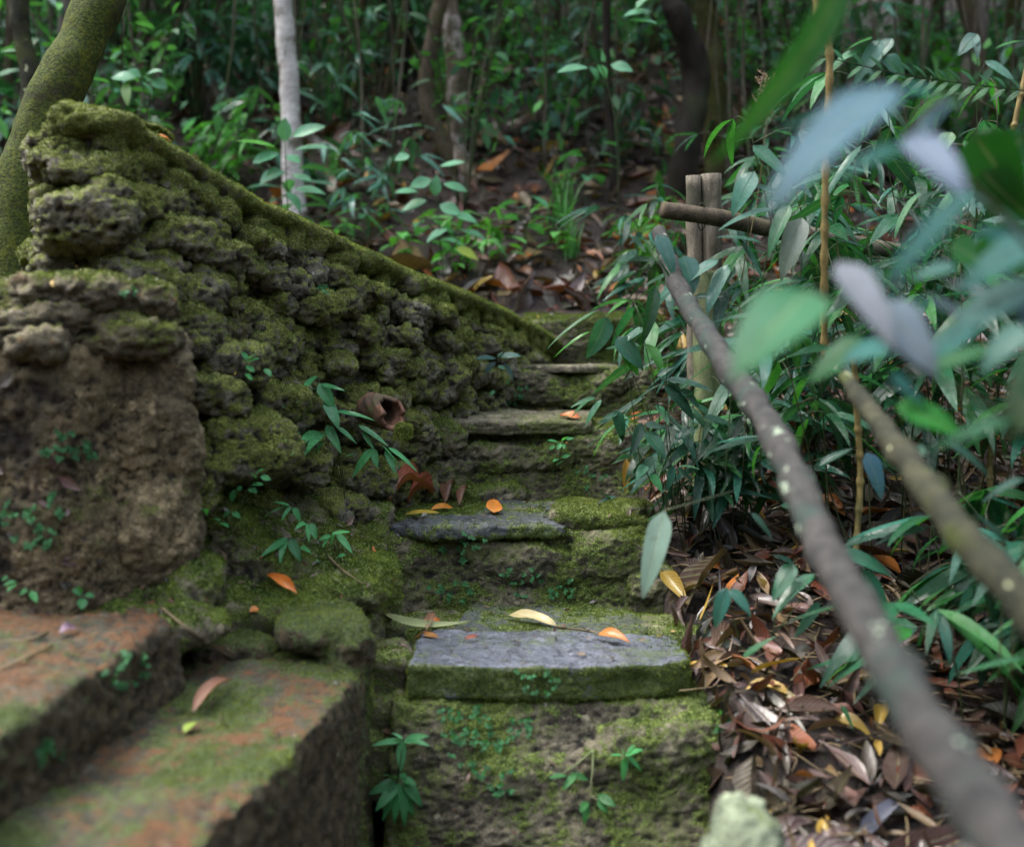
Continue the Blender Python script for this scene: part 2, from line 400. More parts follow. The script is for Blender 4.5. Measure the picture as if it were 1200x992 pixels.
def rockify(name, parts, voxel, disp, smooth=3, mossf=None, cavf=None):
    V, fs = join(parts)
    me = make_mesh('tmp', V, fs)
    bm = bmesh.new(); bm.from_mesh(me); bmesh.ops.recalc_face_normals(bm, faces=bm.faces); bm.to_mesh(me); bm.free()
    o = bpy.data.objects.new('tmp', me); COL.objects.link(o)
    r = o.modifiers.new('r', 'REMESH'); r.mode = 'VOXEL'; r.voxel_size = voxel
    if smooth:
        s = o.modifiers.new('s', 'SMOOTH'); s.iterations = smooth; s.factor = .6
    dg = bpy.context.evaluated_depsgraph_get(); dg.update()
    m2 = bpy.data.meshes.new_from_object(o.evaluated_get(dg))
    bpy.data.objects.remove(o); bpy.data.meshes.remove(me)
    n = len(m2.vertices); co = np.empty(n*3, np.float32); m2.vertices.foreach_get('co', co); co = co.reshape(-1, 3).astype(float)
    def normals():
        nn = np.empty(n*3, np.float32); m2.vertex_normals.foreach_get('vector', nn); return nn.reshape(-1, 3).astype(float)
    nr = normals()
    cav = disp(co, nr) if disp else np.zeros((n, 3))
    co2 = co+cav
    m2.vertices.foreach_set('co', co2.astype(np.float32).ravel()); m2.update()
    nr2 = normals()
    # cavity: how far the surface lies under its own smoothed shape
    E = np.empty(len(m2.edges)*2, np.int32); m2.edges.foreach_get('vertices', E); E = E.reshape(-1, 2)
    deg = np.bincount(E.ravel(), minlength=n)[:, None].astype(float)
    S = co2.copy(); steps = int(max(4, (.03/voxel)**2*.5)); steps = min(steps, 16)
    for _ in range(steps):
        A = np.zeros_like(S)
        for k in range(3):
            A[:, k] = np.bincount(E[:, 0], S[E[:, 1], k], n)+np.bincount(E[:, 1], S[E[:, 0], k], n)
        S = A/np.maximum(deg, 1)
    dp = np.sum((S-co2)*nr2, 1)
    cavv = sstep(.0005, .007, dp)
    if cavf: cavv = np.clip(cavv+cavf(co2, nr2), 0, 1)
    mo = mossf(co2, nr2, dp) if mossf else np.zeros(n)
    for nm, val in (('moss', mo), ('cav', cavv)):
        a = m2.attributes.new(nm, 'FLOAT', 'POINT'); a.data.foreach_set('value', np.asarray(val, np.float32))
    m2.polygons.foreach_set('use_smooth', np.ones(len(m2.polygons), bool))
    m2.name = name
    m2['n'] = n
    return m2
def disp_rock(a1=.02, f1=6, a2=.006, f2=26, a3=.003, f3=75, aniso=(1, 1, 1.6), seed=0):
    an = np.array(aniso)
    def f(co, nr):
        p = co*an+seed*5.31
        h = a1*fbm(p, f1, 3)+a2*ridged(p, f2, 3)+a3*fbm(p, f3, 2)
        return nr*h[:, None]
    return f
def moss_f(up=.9, base=.0, amp=.9, f=9, cavk=0., seed=0, extra=None):
    def g(co, nr, dp):
        m = base+up*np.clip(nr[:, 2], -.4, 1)*.5+amp*fbm(co+seed*3.3, f, 4)*.8+amp*.42*fbm(co+seed, f*5, 3)
        m = m-cavk*sstep(.001, .006, dp)
        if extra: m = m+extra(co, nr)
        return m+.25
    return g
def add_moss(obj, dens, size, mat, seed=0, thr=.5, vis=None, name='moss'):
    """short blades of moss standing on the mossy faces of a rock"""
    me = obj.data; me.calc_loop_triangles()
    T = np.empty(len(me.loop_triangles)*3, np.int32); me.loop_triangles.foreach_get('vertices', T); T = T.reshape(-1, 3)
    n = len(me.vertices); co = np.empty(n*3, np.float32); me.vertices.foreach_get('co', co); co = co.reshape(-1, 3).astype(float)
    mo = np.empty(n, np.float32); me.attributes['moss'].data.foreach_get('value', mo)
    a, b, c = co[T[:, 0]], co[T[:, 1]], co[T[:, 2]]
    cr = np.cross(b-a, c-a); ar = np.linalg.norm(cr, axis=1)/2; fn = norm(cr)
    w = ar*sstep(thr-.12, thr+.2, mo[T].mean(1))
    org = ORG[obj.name]; cen = (a+b+c)/3+org
    w = w*(np.sum(fn*(-cen), 1)/np.linalg.norm(cen, axis=1) > -.35)       # faces turned away from the path carry none
    if vis: w = w*vis(cen, fn)
    rs = RS(seed); N = int(w.sum()*dens)
    if N < 10: return None
    N = min(N, 260000)
    k = rs.choice(len(T), N, p=w/w.sum())
    r1, r2 = rs.rand(N), rs.rand(N); s = np.sqrt(r1)
    p = a[k]*(1-s)[:, None]+b[k]*(s*(1-r2))[:, None]+c[k]*(s*r2)[:, None]
    nn = fn[k]
    d = norm(nn+rs.normal(size=(N, 3))*.55+np.array([0, 0, .25]))
    L = size*rs.uniform(.5, 1.4, N)[:, None]
    sd = norm(np.cross(d, rs.normal(size=(N, 3))))*L*.23
    V = np.stack([p-sd-nn*.001, p+sd-nn*.001, p+d*L], 1).reshape(-1, 3)
    Fc = np.arange(N*3).reshape(-1, 3)
    m2 = make_mesh(name, V+org, [Fc], smooth=False)
    o = link(name, m2, mat, obj); o['kind'] = 'stuff'
    return o
# ================================================================ terrain
def H(x, y):
    x = np.asarray(x, float); y = np.asarray(y, float)
    z = np.interp(y, [-60, -4, 0, 1, 2, 2.7, 3.5, 4.4, 5, 6, 8, 12, 20, 60, 400],
                     [-6, -2.0, -1.25, -1.05, -.80, -.60, -.35, -.04, .16, .62, 1.75, 3.9, 7.5, 17, 60])
    z = z+.32*sstep(.75, 1.1, -x)*sstep(2.55, 2.95, y)*(1-sstep(4, 6, y))
    z = z-.16*sstep(1.0, 3.2, x)*(y > -1e9)*sstep(1.2, 3, y)
    rb = np.interp(y, [0, 1.5, 2.1, 2.35, 2.8, 3.4, 4.4, 5], [.44, .38, .36, .33, .33, .33, .44, .55])
    z = z-.45*sstep(-.06, .02, rb-x)*(1-sstep(4.3, 4.8, y))*sstep(.0, .15, x+1.2)
    z = z-.10*sstep(4.4, 9, y)*sstep(.8, 3.5, x)*np.clip(y-4.4, 0, 8)*.9
    return z
def Hn(x, y):
    x = np.asarray(x, float); y = np.asarray(y, float); p = np.stack([x.ravel(), y.ravel(), 0*x.ravel()], 1)
    far = sstep(5, 9, y.ravel()); wide = np.clip(np.abs(y.ravel())/8, 1, 6)
    h = .035*fbm(p, 2.2, 4)+.25*far*fbm(p, .35, 3)*wide+.012*fbm(p, 14, 3)
    return H(x, y)+h.reshape(x.shape)
gx = np.concatenate([-4-np.geomspace(.1, 396, 60)[::-1], np.linspace(-4, 4, 330), 4+np.geomspace(.1, 396, 60)])
gy = np.concatenate([-np.geomspace(.1, 396, 50)[::-1], np.linspace(0, 7.5, 330), 7.5+np.geomspace(.05, 392, 130)])
X, Y = np.meshgrid(gx, gy)
Zg = Hn(X, Y)
V = np.stack([X, Y, Zg], -1).reshape(-1, 3)
ny, nx = X.shape; i, j = np.meshgrid(np.arange(ny-1), np.arange(nx-1), indexing='ij'); q = (i*nx+j).ravel()
ms = np.clip(.12+.5*fbm(V, 1.3, 3), 0, 1)*.6
gm = make_mesh('ground', V, [np.stack([q, q+1, q+nx+1, q+nx], 1)], attrs={'moss': ms, 'cav': ms*0})
ground = tag(link('ground', gm, M['soil']), kind='structure')

# ================================================================ the curved stone wall
def px_curve(lst): return np.array([P(*a) for a in lst])
ridge_px = [(66, 205, 2.66), (74, 150, 2.48), (100, 128, 2.36), (150, 140, 2.42), (200, 172, 2.50), (300, 231, 2.74), (400, 279, 3.02), (500, 324, 3.40), (580, 357, 3.85), (640, 392, 4.30), (668, 430, 4.6)]
R_ = catmull(px_curve(ridge_px), 160)
plan = R_[:, :2]; ztop = R_[:, 2]
tanp = norm(np.gradient(plan, axis=0)); nrmp = np.stack([tanp[:, 1], -tanp[:, 0]], 1)   # towards the steps
arc = np.concatenate([[0], np.cumsum(np.linalg.norm(np.diff(plan, axis=0), axis=1))])
WT = .17
def wall_core():
    rings = []
    for k in range(0, 160, 4):
        a = plan[k]+nrmp[k]*(-.02); b = plan[k]-nrmp[k]*WT
        f = plan[k]+nrmp[k]*.0
        zt = ztop[k]-.035
        rings.append([[*a, zt], [*f, zt-.45], [*f, -.95], [*b, -.95], [*b, zt]])
    V = np.array(rings); n, m = V.shape[:2]
    i, j = np.meshgrid(np.arange(n-1), np.arange(m), indexing='ij')
    q = np.stack([i*m+j, i*m+(j+1) % m, (i+1)*m+(j+1) % m, (i+1)*m+j], -1).reshape(-1, 4)
    V = V.reshape(-1, 3); V = np.vstack([V, V[:m].mean(0), V[-m:].mean(0)]); k = len(V)
    a = np.arange(m)
    t = np.vstack([np.stack([np.full(m, k-2), (a+1) % m, a], 1), np.stack([np.full(m, k-1), (n-1)*m+a, (n-1)*m+(a+1) % m], 1)])
    return V, [q, t]
rs = RS(11)
wp = [wall_core()]
# coping: one long rounded ridge
cop = []
for k in range(0, 160, 3):
    c = np.array([*(plan[k]-nrmp[k]*WT*.5), ztop[k]-.030]); hw = WT*.5+.045+.006*math.sin(k*.7)+.005*math.sin(k*.23); hh = .032+.003*math.sin(k*.45)
    cop.append([c+np.array([*(nrmp[k]*hw*ca*abs(ca)**-.35 if abs(ca) > 1e-6 else nrmp[k]*0), hh*sa]) for ca, sa in [(math.cos(t), math.sin(t)) for t in np.linspace(0, 2*math.pi, 14, endpoint=False)]])
Vc = np.array(cop); n, m = Vc.shape[:2]
i, j = np.meshgrid(np.arange(n-1), np.arange(m), indexing='ij')
q = np.stack([i*m+j, i*m+(j+1) % m, (i+1)*m+(j+1) % m, (i+1)*m+j], -1).reshape(-1, 4)
Vc = Vc.reshape(-1, 3); Vc = np.vstack([Vc, Vc[:m].mean(0), Vc[-m:].mean(0)]); kk = len(Vc); a = np.arange(m)
wp.append((Vc, [q, np.vstack([np.stack([np.full(m, kk-2), (a+1) % m, a], 1), np.stack([np.full(m, kk-1), (n-1)*m+a, (n-1)*m+(a+1) % m], 1)])]))
# coursed rubble, every stone a rounded lump of its own size, tilt and depth
L = arc[-1]; row = 0; dz = .075
for depth_below in np.arange(.062, 1.25, .058):
    s = rs.uniform(-.05, .05)
    while s < L:
        big = 1+.6*sstep(.25, .7, depth_below)*(1-sstep(.7, 1.6, s))
        ln = rs.uniform(.055, .13)*big; hz = rs.uniform(.023, .035)*(1+.35*(big-1))
        k = int(np.interp(s+ln/2, arc, np.arange(160)))
        if rs.rand() < .93:
            z = ztop[k]-depth_below+rs.uniform(-.018, .018)
            if z > -.85:
                off = rs.uniform(-.028, .024)+.03*min(depth_below, .6)/.6
                if depth_below < .1: off = -.012+rs.uniform(-.02, .01)
                c = np.array([*(plan[k]+nrmp[k]*off), z])
                ang = math.atan2(tanp[k, 1], tanp[k, 0])
                sl = math.atan2(ztop[min(k+4, 159)]-ztop[max(k-4, 0)], arc[min(k+4, 159)]-arc[max(k-4, 0)])
                wp.append(superell(c, (ln*.47, rs.uniform(.04, .07)*(1+.3*(big-1)), hz), rs.uniform(.4, .7), (rs.normal()*.16, -sl*.75+rs.normal()*.16, ang+rs.normal()*.14), 14, 10, .6, rs.randint(999)))
        s += ln*rs.uniform(.9, 1.12)
# large end stones, layered ledges
for (px, py, D, hx, hy, hz, rz, tl) in [(118, 158, 2.44, .088, .10, .030, .25, .12), (112, 200, 2.42, .088, .11, .034, .2, .05), (172, 238, 2.46, .085, .08, .032, .4, .1),
        (112, 268, 2.36, .092, .11, .058, .15, -.05), (205, 275, 2.46, .06, .07, .036, .5, .2), (165, 335, 2.38, .085, .08, .040, .3, .12), (255, 300, 2.56, .055, .06, .036, .6, .2), (230, 345, 2.46, .06, .06, .035, .5, .2),
        (215, 385, 2.42, .085, .08, .045, .5, .2), (275, 425, 2.48, .075, .07, .038, .5, .15), (240, 460, 2.40, .08, .07, .036, .5, .1), (280, 525, 2.44, .105, .09, .066, .55, .1), (215, 560, 2.38, .06, .08, .07, .5, .0),
        (320, 470, 2.62, .06, .06, .036, .6, .2), (345, 545, 2.68, .07, .06, .04, .7, .1), (430, 560, 2.95, .06, .06, .04, .8, .1), (395, 610, 2.82, .07, .06, .05, .8, .1)]:
    wp.append(superell(P(px, py, D), (hx, hy, hz), .5, (rs.normal()*.08, tl, rz), 18, 12, .5, rs.randint(999)))
def wdisp(co, nr):
    p = co*np.array([1, 1, 2.1])
    h = .005*fbm(p+3, 9, 3)+.011*ridged(p, 30, 3)+.011*fbm(p, 65, 3)+.005*ridged(co+5, 110, 2)
    topk = sstep(-.095, -.06, co[:, 2]-np.interp(co[:, 0], R_[:, 0], R_[:, 2]))*sstep(-.95, -.80, co[:, 0])
    h = h*(1-.72*topk)
    pits = -np.maximum(0, fbm(co, 33, 2)-.22)*.05
    return nr*(h+pits*(1-topk))[:, None]+np.array([0, 0, 1])*(.004*fbm(p, 40, 2))[:, None]
capk = lambda co: sstep(-.10, -.055, co[:, 2]-np.interp(co[:, 0], R_[:, 0], R_[:, 2]))*sstep(-.97, -.85, co[:, 0])
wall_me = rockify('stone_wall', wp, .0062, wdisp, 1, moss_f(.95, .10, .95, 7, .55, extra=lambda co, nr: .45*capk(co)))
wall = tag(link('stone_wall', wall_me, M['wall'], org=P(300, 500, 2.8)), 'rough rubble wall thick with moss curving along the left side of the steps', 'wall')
add_moss(wall, 110000, .0045, M['moss'], 3, .62)

# lower ledge tier to the left
parts = [prism([(-1.75, 2.02), (-.86, 2.08), (-.76, 2.22), (-.80, 2.6), (-1.75, 2.7)], [.09, .09, .06, .09, .12], -.02)]
for (px, py, D, hx, hy, hz) in [(20, 350, 2.16, .09, .09, .032), (100, 345, 2.14, .10, .10, .030), (20, 385, 2.08, .11, .08, .036), (165, 352, 2.20, .06, .08, .035), (150, 395, 2.12, .09, .07, .036), (45, 404, 2.02, .045, .045, .022), (90, 375, 2.1, .06, .06, .03), (-60, 360, 2.1, .12, .09, .04)]:
    parts.append(superell(P(px, py, D), (hx, hy, hz), .62, (0, rs.normal()*.06, rs.normal()*.2), 16, 10, .3, rs.randint(999)))
me = rockify('stone_ledge', parts, .006, disp_rock(.016, 8, .014, 24, .008, 70, (1, 1, 2.4), 4), 3, moss_f(.9, .02, .9, 8, .4, 3))
ledge = tag(link('stone_ledge', me, M['ledge'], org=P(90, 380, 2.2)), 'low ledge of flat layered stones jutting out at the foot of the wall end', 'ledge')
add_moss(ledge, 150000, .005, M['moss'], 4, .52)

# tan mortar-and-earth buttress below it
butt = [prism([(-1.9, 1.98), (-.84, 2.02), (-.685, 2.13), (-.66, 2.3), (-.9, 2.7), (-1.9, 2.7)], [-.01, -.01, -.0, .0, .0, .0], -.95),
        superell(P(180, 440, 2.19), (.07, .08, .08), .7, (0, 0, .4), 16, 12, .3, 3), superell(P(180, 530, 2.18), (.08, .09, .12), .7, (0, 0, .4), 16, 12, .3, 5),
        superell(P(182, 620, 2.18), (.08, .09, .12), .7, (0, 0, .4), 16, 12, .3, 8)]
def bdisp(co, nr):
    h = .042*fbm(co+2, 4, 3)+.008*ridged(co, 22, 3)+.009*fbm(co, 60, 3)+.006*ridged(co, 120, 2)
    left = sstep(.8, 1.0, -co[:, 0]); h = h-left*.03*np.clip(.4+fbm(co, 9, 3), 0, 1)
    return nr*h[:, None]
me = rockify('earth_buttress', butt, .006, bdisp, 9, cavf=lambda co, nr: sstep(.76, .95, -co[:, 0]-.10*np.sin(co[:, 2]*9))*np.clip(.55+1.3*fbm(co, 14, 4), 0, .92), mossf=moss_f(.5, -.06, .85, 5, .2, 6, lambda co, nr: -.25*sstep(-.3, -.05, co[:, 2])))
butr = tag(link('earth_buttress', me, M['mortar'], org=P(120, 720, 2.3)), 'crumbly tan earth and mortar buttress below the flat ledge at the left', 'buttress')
add_moss(butr, 90000, .005, M['moss'], 5, .55)

# mossy bank between wall foot and the landing blocks
BK = [P(185, 722, 2.16), P(330, 716, 2.26), P(445, 702, 2.42), P(452, 590, 2.98), P(330, 575, 2.68), P(195, 590, 2.40)]
bparts = [prism([p[:2] for p in BK], [p[2] for p in BK], -1.0), superell(P(110, 730, 2.10), (.27, .10, .04), .8, (0, 0, .0), 24, 16, .3, 4), superell(P(205, 690, 2.18), (.10, .09, .055), .8, (0, 0, .0), 24, 16, .3, 4),
          superell(P(300, 655, 2.45), (.10, .10, .05), .8, (0, .1, .2), 24, 16, .4, 2), superell(P(400, 690, 2.42), (.08, .09, .04), .8, (0, .1, .2), 24, 16, .4, 3), superell(P(250, 620, 2.42), (.09, .08, .07), .8, (0, .1, .2), 24, 16, .4, 5), superell(P(440, 690, 2.5), (.05, .10, .06), .8, (0, .2, .0), 24, 16, .3, 6)]
me = rockify('mossy_bank', bparts, .006, disp_rock(.026, 8, .010, 26, .008, 80, (1, 1, 1), 14), 9, moss_f(.6, .16, .95, 7, .3, 2))
bankob = tag(link('mossy_bank', me, M['step']), kind='structure')
add_moss(bankob, 190000, .0055, M['moss'], 6, .42)

# ================================================================ landing blocks, lower left
me = rockify('landing_block', [prism([(-.62, .55), (-.47, .55), (-.40, 1.25), (-.375, 1.42), (-.30, 1.95), (-.285, 2.22), (-.30, 2.36), (-.75, 2.42), (-1.9, 2.30), (-1.9, .55)], -.622, -1.25),
        superell(P(380, 732, 2.22), (.085, .10, .030), .8, (0, .03, .1), 24, 16, .5, 4), superell(P(405, 752, 2.18), (.05, .07, .04), .8, (0, .0, .1), 24, 16, .45, 9), superell(P(270, 758, 2.2), (.09, .06, .02), .7, (0, 0, .1), 24, 16, .25, 4)], .0065,
        disp_rock(.024, 5, .008, 26, .006, 70, (1, 1, 1), 21), 22, moss_f(.25, -.05, 1.1, 4.5, .1, 4, lambda co, nr: .40*sstep(2.05, 2.2, co[:, 1])+.22*sstep(-.45, -.33, co[:, 0]-.09*(co[:, 1]-1.4))*sstep(.3, .8, nr[:, 2])+.10-.18*sstep(.6, .2, nr[:, 2])))
blockA = tag(link('landing_block', me, M['block'], org=P(300, 900, 1.9)), 'broad flat stone block stained rust orange with a mossy corner, beside the lowest step', 'stone block')
add_moss(blockA, 120000, .0045, M['mossb'], 7, .62)
me = rockify('landing_block', [prism([(-.70, .5), (-.655, 1.4), (-.60, 1.98), (-.64, 2.10), (-1.9, 2.16), (-1.9, .5)], [-.50, -.50, -.495, -.49, -.49, -.50], -.80)], .0065,
        disp_rock(.03, 5, .010, 24, .007, 70, (1, 1, 1), 25), 24, moss_f(.5, -.12, .95, 5, .1, 6, lambda co, nr: -.2*sstep(.4, .0, nr[:, 2])))
blockB = tag(link('landing_block', me, M['block'], org=P(60, 860, 1.8)), 'upper of the two flat stone blocks at the left, with dark earthy edge', 'stone block')
add_moss(blockB, 90000, .0045, M['mossb'], 8, .6)

# ================================================================ the flight of steps
def step_thing(label, org): return thing('stone_step', label, 'step', org, None)
def lump(px, py, D, hx, hy, hz, sd, rz=0, e=.5, tl=0): return superell(P(px, py, D+.012), (hx*1.08, hy*.85, hz*1.1), e, (RS(sd).normal()*.1, tl+RS(sd).normal()*.08, rz), 18, 12, .4, sd)
def body(parent, parts, seed, dens=150000, mf=None, mat='step', dsp=None, vox=.0055, mossm='moss', thr=.5):
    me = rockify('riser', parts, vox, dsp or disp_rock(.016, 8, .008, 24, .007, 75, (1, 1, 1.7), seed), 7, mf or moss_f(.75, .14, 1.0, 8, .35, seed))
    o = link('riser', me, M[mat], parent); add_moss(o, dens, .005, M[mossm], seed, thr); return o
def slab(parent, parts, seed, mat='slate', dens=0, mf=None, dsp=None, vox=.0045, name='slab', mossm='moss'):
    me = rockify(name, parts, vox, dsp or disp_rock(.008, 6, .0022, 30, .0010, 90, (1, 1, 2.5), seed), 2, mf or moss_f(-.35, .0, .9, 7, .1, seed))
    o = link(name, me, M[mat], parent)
    if dens: add_moss(o, dens, .0048, M[mossm], seed, .5)
    return o
# step 1 (lowest)
s1 = step_thing('lowest stone step, capped by a wide blue-grey slate slab', P(640, 980, 2.2))
rp = [loft([(-.235, 2.235), (.37, 2.235), (.43, 2.35), (.44, 2.85), (-.3, 2.85)], [(-.25, 2.10), (.88, 1.96), (.94, 2.35), (.6, 2.85), (-.3, 2.85)], -.722, -1.3),
      prism([(-.235, 2.5), (.36, 2.5), (.36, 2.86), (-.26, 2.86)], -.672, -.9),
      lump(600, 930, 2.20, .16, .05, .08, 3, 0, .8), lump(760, 900, 2.19, .12, .05, .08, 4, 0, .8), lump(835, 905, 2.22, .10, .08, .11, 7, .2, .9), lump(715, 862, 2.2, .028, .03, .026, 12)]
body(s1, rp, 31, 110000, moss_f(.5, -.02, 1.0, 6, .2, 31, lambda co, nr: .12+.35*sstep(.28, .42, co[:, 0])), mat='step')
slab(s1, [prism([(-.208, 2.245), (-.05, 2.235), (.12, 2.225), (.30, 2.25), (.358, 2.28), (.365, 2.47), (.20, 2.505), (-.2, 2.51)], -.648, -.714)], 32, dens=130000,
     dsp=disp_rock(.014, 6, .004, 26, .002, 80, (1, 1, 2.0), 32), mf=lambda co, nr, dp: .30+.9*sstep(.8, .3, nr[:, 2])*(.6+.9*fbm(co, 9, 3))+.55*fbm(co+4, 7, 4)+.3*fbm(co, 50, 3)+.25*sstep(.20, .36, co[:, 0])+.2*sstep(-.13, -.2, co[:, 0])-.22*sstep(.5, .9, nr[:, 2]))
slab(s1, [prism([(-.15, 2.49), (.28, 2.49), (.33, 2.6), (.27, 2.76), (-.10, 2.80)], -.654, -.70)], 33, 'darkslate', dens=120000, mf=moss_f(-.2, .30, .9, 9, .1, 33))
slab(s1, [lump(790, 742, 2.6, .10, .10, .028, 4)], 34, 'step', 150000, moss_f(.5, .1, .8, 9, .1, 34), name='mossy_stone')
slab(s1, [lump(440, 735, 2.62, .09, .09, .03, 4)], 36, 'step', 150000, moss_f(.5, .1, .8, 9, .1, 34), name='mossy_stone')
slab(s1, [lump(455, 780, 2.36, .045, .085, .045, 5), lump(452, 830, 2.34, .05, .08, .05, 6), lump(440, 890, 2.3, .05, .08, .06, 7)], 35, 'step', 120000, moss_f(.5, .1, .8, 9, .2, 35), name='mossy_stone')
# step 2
s2 = step_thing('second stone step from the bottom, thin slate piece along its mossy edge', P(570, 720, 2.9))
rp = [loft([(-.47, 2.88), (-.40, 2.83), (.32, 2.83), (.37, 2.9), (.40, 3.45), (-.5, 3.45)], [(-.47, 2.78), (-.40, 2.74), (.36, 2.74), (.46, 2.85), (.46, 3.45), (-.5, 3.45)], -.472, -.85),
      lump(470, 655, 2.82, .10, .04, .06, 13, 0, .8), lump(610, 660, 2.80, .14, .03, .05, 14, 0, .8), lump(715, 650, 2.81, .09, .04, .05, 15, 0, .8), lump(420, 612, 2.88, .08, .08, .045, 18),
      lump(425, 680, 2.74, .07, .06, .07, 19), lump(760, 690, 2.82, .05, .07, .06, 20)]
body(s2, rp, 41, 150000, moss_f(.7, .14, 1.0, 8, .3, 41))
slab(s2, [prism([(-.305, 2.83), (-.16, 2.775), (.13, 2.80), (.16, 2.93), (.02, 3.05), (-.12, 3.0), (-.27, 2.95)], [-.462, -.452, -.458, -.462, -.462, -.462, -.462], -.484)], 42, 'darkslate', dens=90000, dsp=disp_rock(.014, 9, .005, 26, .002, 80, (1, 1, 1.5), 42), mf=moss_f(-.3, .10, 1.0, 9, .1, 42))
slab(s2, [lump(702, 606, 2.92, .115, .12, .032, 23, 0, .7, .05), lump(735, 600, 2.95, .06, .08, .024, 29, .3, .7)], 43, 'step', 200000, moss_f(.6, .22, .9, 9, .1, 43), name='mossy_stone', mossm='mossb', dsp=disp_rock(.014, 11, .006, 30, .005, 70, (1, 1, 1), 43))
slab(s2, [prism([(-.10, 3.05), (.22, 3.0), (.2, 3.25), (-.05, 3.3)], -.462, -.49)], 44, 'darkslate', dens=90000, mf=moss_f(-.1, .14, .8, 9, .1, 44))
# step 3
s3 = step_thing('third stone step from the bottom, dark cracked slab along its top edge', P(610, 585, 3.45))
rp = [loft([(-.30, 3.44), (-.24, 3.39), (.33, 3.39), (.38, 3.5), (.43, 3.95), (-.3, 3.95)], [(-.30, 3.34), (-.24, 3.30), (.38, 3.30), (.46, 3.45), (.48, 3.95), (-.3, 3.95)], -.262, -.62),
      lump(515, 515, 3.36, .07, .07, .052, 24), lump(520, 555, 3.35, .08, .06, .04, 25), lump(610, 535, 3.36, .15, .04, .04, 26), lump(700, 528, 3.38, .08, .05, .05, 28, 0, .8), lump(570, 580, 3.32, .11, .04, .03, 29, 0, .8), lump(745, 545, 3.42, .05, .07, .1, 30)]
body(s3, rp, 51, 150000, moss_f(.7, .14, 1.0, 8, .35, 51))
slab(s3, [prism([(-.215, 3.36), (-.05, 3.335), (.14, 3.35), (.235, 3.37), (.24, 3.55), (-.2, 3.6)], -.236, -.272), prism([(-.13, 3.42), (.24, 3.40), (.25, 3.7), (-.12, 3.8)], -.226, -.25)], 52, dens=50000, mat='step', mf=moss_f(-.3, -.0, .8, 9, .1, 52),
     dsp=disp_rock(.010, 7, .006, 22, .002, 80, (1, 1, 3.5), 52))
# step 4
s4 = step_thing('fourth stone step from the bottom, thin grey slab edge on mossy rubble', P(670, 490, 3.9))
rp = [loft([(-.06, 3.88), (.45, 3.85), (.50, 4.0), (.53, 4.5), (-.1, 4.5)], [(-.08, 3.79), (.50, 3.76), (.58, 3.95), (.58, 4.5), (-.1, 4.5)], -.10, -.45), lump(625, 455, 3.83, .12, .04, .05, 34, 0, .8), lump(690, 455, 3.83, .12, .04, .05, 35, 0, .8), lump(735, 460, 3.9, .08, .06, .08, 37)]
body(s4, rp, 61, 150000, moss_f(.7, .08, .9, 7, .3, 61))
slab(s4, [prism([(.0, 3.83), (.2, 3.81), (.36, 3.84), (.37, 4.1), (.0, 4.1)], -.082, -.104)], 62, mat='step', dens=40000, mf=moss_f(-.3, -.0, .8, 9, .1, 62))
# step 5
s5 = step_thing('topmost step, a rounded green mossy block under the leaf-strewn path', P(700, 425, 4.4))
rp = [prism([(.08, 4.34), (.55, 4.32), (.62, 4.5), (.62, 5.0), (.05, 5.0)], [.075, .085, .085, .12, .12], -.3), lump(680, 395, 4.36, .16, .07, .06, 44)]
body(s5, rp, 71, 160000, moss_f(.6, .22, .7, 6, .2, 71))

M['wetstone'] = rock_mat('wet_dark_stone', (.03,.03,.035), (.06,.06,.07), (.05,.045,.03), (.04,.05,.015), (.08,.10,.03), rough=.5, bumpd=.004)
# pale lichen-covered stone right at the front, bottom right of the steps
me = rockify('lichen_stone', [superell(P(872, 1012, 1.45), (.036, .05, .070), .5, (0, .12, .2), 24, 16, .5, 3), superell(P(862, 1060, 1.45), (.055, .06, .08), .7, (0, 0, .2), 24, 16, .3, 4), superell(P(870, 1200, 1.5), (.10, .12, .2), .7, (0, 0, .2), 24, 16, .3, 4)], .005, disp_rock(.018, 14, .009, 40, .005, 90, (1, 1, 1), 77), 2, moss_f(.3, -.15, .7, 14, .1, 7))
tag(link('lichen_stone', me, M['lichen'], org=P(868, 1200, 1.5)), 'small upright stone crusted with pale green lichen at the bottom edge of the picture', 'stone')
# loose stones and mossy edge right of the steps
for k, (px, py, D, a, b, c, lab) in enumerate([(800, 762, 2.62, .05, .06, .03, 'small dark stone behind the right end of the slate slab')]):
    me = rockify('stone', [superell(P(px, py, D)+np.array([0, 0, -c*.3]), (a, b, c), .75, (0, .1, k), 20, 14, .3, k+60)], .005, disp_rock(.012, 12, .005, 34, .002, 80, (1, 1, 1), 80+k), 2, moss_f(.6, .0, .8, 9, .1, k))
    o = tag(link('stone', me, M['wetstone'], org=P(px, py, D)), lab, 'stone')
ROCKS = [o for o in SC.objects if o.type == 'MESH' and not o.name.startswith('moss') or o.name.startswith('mossy')]
DEPS = bpy.context.evaluated_depsgraph_get(); DEPS.update()
def hitD(px, py, default=3., gap=.0):
    """forward distance at which the sight line of a photo pixel meets the masonry or the ground"""
    d = norm(P(px, py, 1.)); best = None
    for o in ROCKS:
        og = ORG[o.name]; ok, loc, nr, ix = o.ray_cast(Vector(-og), Vector(d), distance=30, depsgraph=DEPS)
        if ok:
            y = loc[1]+og[1]
            if best is None or y < best: best = y
    return (default if best is None else best)-gap
print('rocks', round(time.time()-T0, 1))
